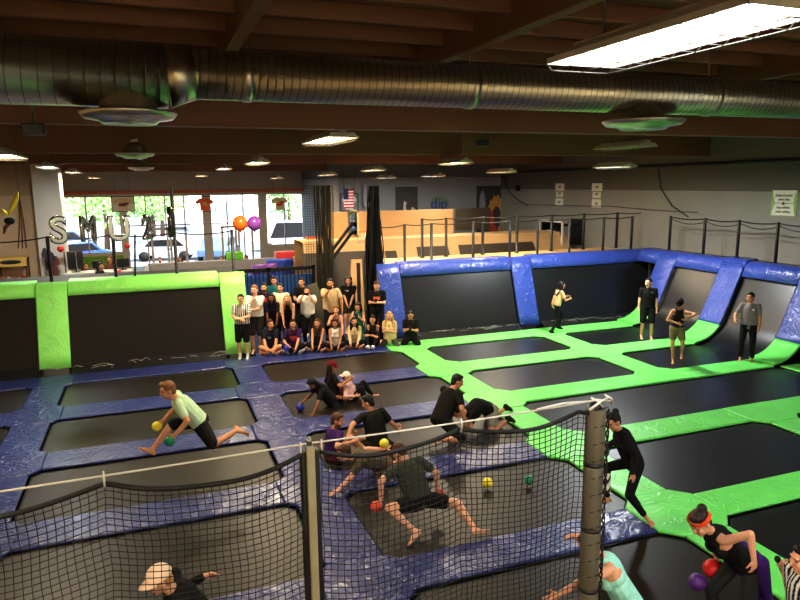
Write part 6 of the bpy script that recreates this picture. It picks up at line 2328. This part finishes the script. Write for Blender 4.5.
g_ = ground(746, 360)
p = player('man in a grey tee with a small white badge and black trousers before the ramp', g_, 232, h=1.74, skin='tan', hc='black', vox=.0105)
p.stand('down', spread=.13); p.J['HR'] = p.L(.3, .28, 1.06); p.gaze = p.F + p.Rt * .35
p.make([('tee', C3(132, 126, 134), logo_dot), ('trousers', BLK)])

# ---- people far away in the lobby -----------------------------------------
LG = 'people in the lobby'
def far(label, px, py, y, a, h, col, hc='black', hair='long', fem=True, skin='tan', zoff=None):
    c = at(px, py, y)
    k = h / 1.75
    p = Person(label, V((c.x, c.y, .15)), a, h, fem=fem, skin=skin, hair=hair, hc=hc, vox=.02, group=LG)
    return p
c = at(98, 259, 25.0)
p = far('woman in a dark top standing at the lobby counter', 98, 259, 24.7, 120, 1.8, BLK); p.stand('chest'); p.make([('tee', NVY), ('trousers', BLK)])
p = far('person with dark hair stooping behind the till screen', 77, 266, 26.0, 120, 1.75, BLK); p.stand('chest', lean=.2); p.make([('tee', BLK), ('trousers', BLK)])
p = far('person with brown hair by the second black post in the lobby', 110.5, 258, 26.4, 200, 1.85, BLK, 'brown'); p.stand('down'); p.make([('tee', C3(120, 80, 60)), ('trousers', BLK)])
for i, (px, py, lab) in enumerate(((160, 258, 'head of a fair person above the half wall at the left'), (180.5, 257, 'dark head above the half wall beside the tall post'), (222.5, 257, 'head above the half wall left of the orange balloon string'), (239.5, 255, 'dark head above the half wall under the orange balloon'), (247, 256, 'head above the half wall under the purple balloon'))):
    c = at(px, py, 30.7)
    h = (c.z + .3 + .02) / .98
    p = Person(lab, V((c.x, c.y, -.3)), 190 + 20 * i, min(1.9, h), fem=i % 2 == 1, skin='fair' if i % 2 == 0 else 'tan', hair='short' if i % 2 == 0 else 'long', hc=['lightbrown', 'black', 'brown', 'black', 'brown'][i], vox=.02, group=LG)
    p.stand('down'); p.make([('tee', [C3(200, 180, 160), BLK, C3(160, 150, 150), BLK, C3(190, 150, 130)][i]), ('trousers', NVY)])
# ================================================================== near safety net
CORD = plain('net_cord', rgb(20, 18, 17), .6, spec=.4)
CABLE = plain('steel_cable', rgb(205, 200, 188), .4, metal=.2)
NY = 4.1
XL, XR, XM = -2.6, 3.14, .88
ZT = 2.81
def sag_at(x):
    """drop of the top cord below the cable, tied up at points"""
    ties = [-2.6, -1.6, -.36, .82, .95, 1.98, 2.98, 3.2]
    for a, b in zip(ties[:-1], ties[1:]):
        if a <= x <= b:
            t = (x - a) / (b - a)
            d = .09 * (b - a)
            return .055 + 4 * d * t * (1 - t)
    return .06
CELL = .047
def near_net(label, x0, x1):
    nx = int((x1 - x0) / CELL)
    nz = 62
    m = MB()
    def P(i, k):
        x = x0 + (x1 - x0) * i / nx
        top = ZT - sag_at(x)
        s = k / nz
        z = top * (1 - s)
        return V((x + .006 * math.sin(k * .5 + i * .3), NY + .03 * math.sin(x * 2.1 + z * 1.3) + .012 * math.sin(x * 9), z))
    for i in range(nx + 1): m.tube([P(i, k) for k in range(nz + 1)], .003, 4, caps=False)
    for k in range(1, nz + 1): m.tube([P(i, k) for i in range(nx + 1)], .003, 4, caps=False)
    c = V(((x0 + x1) / 2, NY, 0))
    t = thing('safety_net', label, 'net', c, 'near safety nets')
    me = m.mesh(); me.transform(Matrix.Translation(-c)); link('mesh_cords', me, CORD, t)
    me = MB().tube([P(i, 0) for i in range(nx + 1)], .017, 8).mesh(); me.transform(Matrix.Translation(-c)); link('top_cord', me, CORD, t)
    me = MB().tube([P(i, nz) + V((0, 0, .02)) for i in range(nx + 1)], .012, 6).mesh(); me.transform(Matrix.Translation(-c)); link('bottom_cord', me, CORD, t)
near_net('black square-mesh safety net left of the square steel post', XL, XM - .06)
near_net('black square-mesh safety net between the two near posts', XM + .07, XR - .07)
rope('support_cable', 'pale cable running along the top of the near safety net', [(XL, NY, ZT), (XM, NY, ZT + .01), (XR, NY, ZT + .015)], .0072, CABLE, 0.012, 'cable')
for i, x in enumerate((-.36, .82, .96, 1.98)):
    m = MB()
    m.tube([(x, NY + .02 * math.cos(a), ZT - .03 + .04 * math.sin(a)) for a in np.linspace(0, 2 * math.pi, 13)[:-1]], .005, 6, closed=True)
    m.cyl((x, NY - .012, ZT - .07), (x, NY - .012, ZT + .03), .006, 6)
    solo('cable_tie', m.mesh(), CABLE, ['white tie holding the net on the left stretch', 'white ring tie just left of the steel post', 'white ring tie just right of the steel post', 'white tie midway between the two near posts'][i], 'tie', 'white ties on the near net cable')
m = MB()
for a, b in (((3.0, 4.06, 2.84), (3.22, 4.03, 2.83)), ((3.02, 4.02, 2.79), (3.2, 4.02, 2.87)), ((3.04, 4.03, 2.88), (3.16, 4.03, 2.78)), ((2.6, 4.08, 2.83), (3.05, 4.05, 2.845)), ((3.14, 4.0, 2.9), (3.25, 4.05, 2.8))):
    m.tube([a, ((a[0] + b[0]) / 2, a[1] - .01, (a[2] + b[2]) / 2 + .015), b], .009, 6)
solo('tape_knot', m.mesh(), plain('white_tape', rgb(226, 222, 214), .5), 'white tape knotted round the top of the padded post', 'tape')
# square steel post on the left
t = thing('near_post', 'square grey steel post with black edges in the near net', 'post', (XM, NY, 0))
link('steel_face', bevel_mesh(MB().box((0, -.015, ZT / 2), (.055, .06, ZT)), .008), plain('olive_steel', rgb(150, 142, 116), .45, metal=.1), t)
for s in (-1, 1): link('black_edge', bevel_mesh(MB().box((s * .045, .01, ZT / 2 - .02), (.034, .07, ZT - .04)), .008), BLACKP, t)
MB().cyl((0, 0, ZT), (0, 0, ZT + .05), .02, 8).build('eye_bolt', STEEL, t)
MB().box((0, 0, .01), (.2, .2, .02)).build('base_plate', STEEL, t)
# padded post on the right
t = thing('near_post', 'thick padded black post at the right end of the near net', 'post', (XR, NY, 0))
PADM = plain('pad_sleeve', rgb(98, 92, 78), .5, var=.2, scale=3)
segs = [(0.02, .62), (.64, 1.22), (1.24, 1.75), (1.77, 2.3), (2.32, 2.77)]
for a, b in segs:
    link('pad_sleeve', (lambda mm: mm)(MB().lathe([(0, a), (.072, a), (.078, a + .02), (.078, b - .02), (.072, b), (0, b)], n=20).mesh()), PADM, t)
for z in (.63, 1.23, 1.76, 2.31): MB().cyl((0, 0, z - .012), (0, 0, z + .012), .081, 20).build('strap', BLACKP, t)
MB().cyl((0, 0, 0), (0, 0, 2.84), .05, 12).build('pole', BLACKP, t)
# braided edge of the net laced to the padded post
m = MB()
for ph in (0, 2.1, 4.2):
    m.tube([(XR + .085 + .018 * math.cos(z * 26 + ph), NY - .03 + .018 * math.sin(z * 26 + ph), z) for z in np.arange(.05, 2.75, .045)], .007, 5)
for k in range(20):
    z = .1 + k * .14
    m.tube([(XR + .1, NY - .03, z), (XR + .03, NY - .085, z + .03), (XR - .06, NY - .06, z + .01)], .004, 4)
solo('net_edge', m.mesh(), CORD, 'braided black net edge laced to the padded post', 'net')

# ================================================================== world and camera
w = bpy.data.worlds.new('world')
scene.world = w
w.use_nodes = True
nt = w.node_tree
bgn = nt.nodes['Background']
sky = N(nt, 'ShaderNodeTexSky', sky_type='NISHITA')
sky.sun_disc = False
sky.sun_elevation = math.radians(50)
sky.sun_rotation = math.radians(150)
nt.links.new(sky.outputs['Color'], bgn.inputs['Color'])
bgn.inputs['Strength'].default_value = 1.0
sd = bpy.data.lights.new('sun', 'SUN')
sd.energy = 12
sd.angle = .01
sd.color = (1, .95, .88)
so = bpy.data.objects.new('sun', sd)
COL.objects.link(so)
so.rotation_euler = (math.radians(28), math.radians(18), 0)

cd = bpy.data.cameras.new('camera')
cd.sensor_width = 36
cd.sensor_fit = 'HORIZONTAL'
cd.lens = FPX * 36 / 800
cd.clip_start = .05
cd.clip_end = 400
co_ = bpy.data.objects.new('camera', cd)
COL.objects.link(co_)
M = Matrix((CR, CU, -CF)).transposed().to_4x4()
M.translation = CAM
co_.matrix_world = M
scene.camera = co_
scene.view_settings.view_transform = 'Standard'
scene.view_settings.look = 'None'
scene.view_settings.exposure = 0.12
scene.view_settings.gamma = 0.86
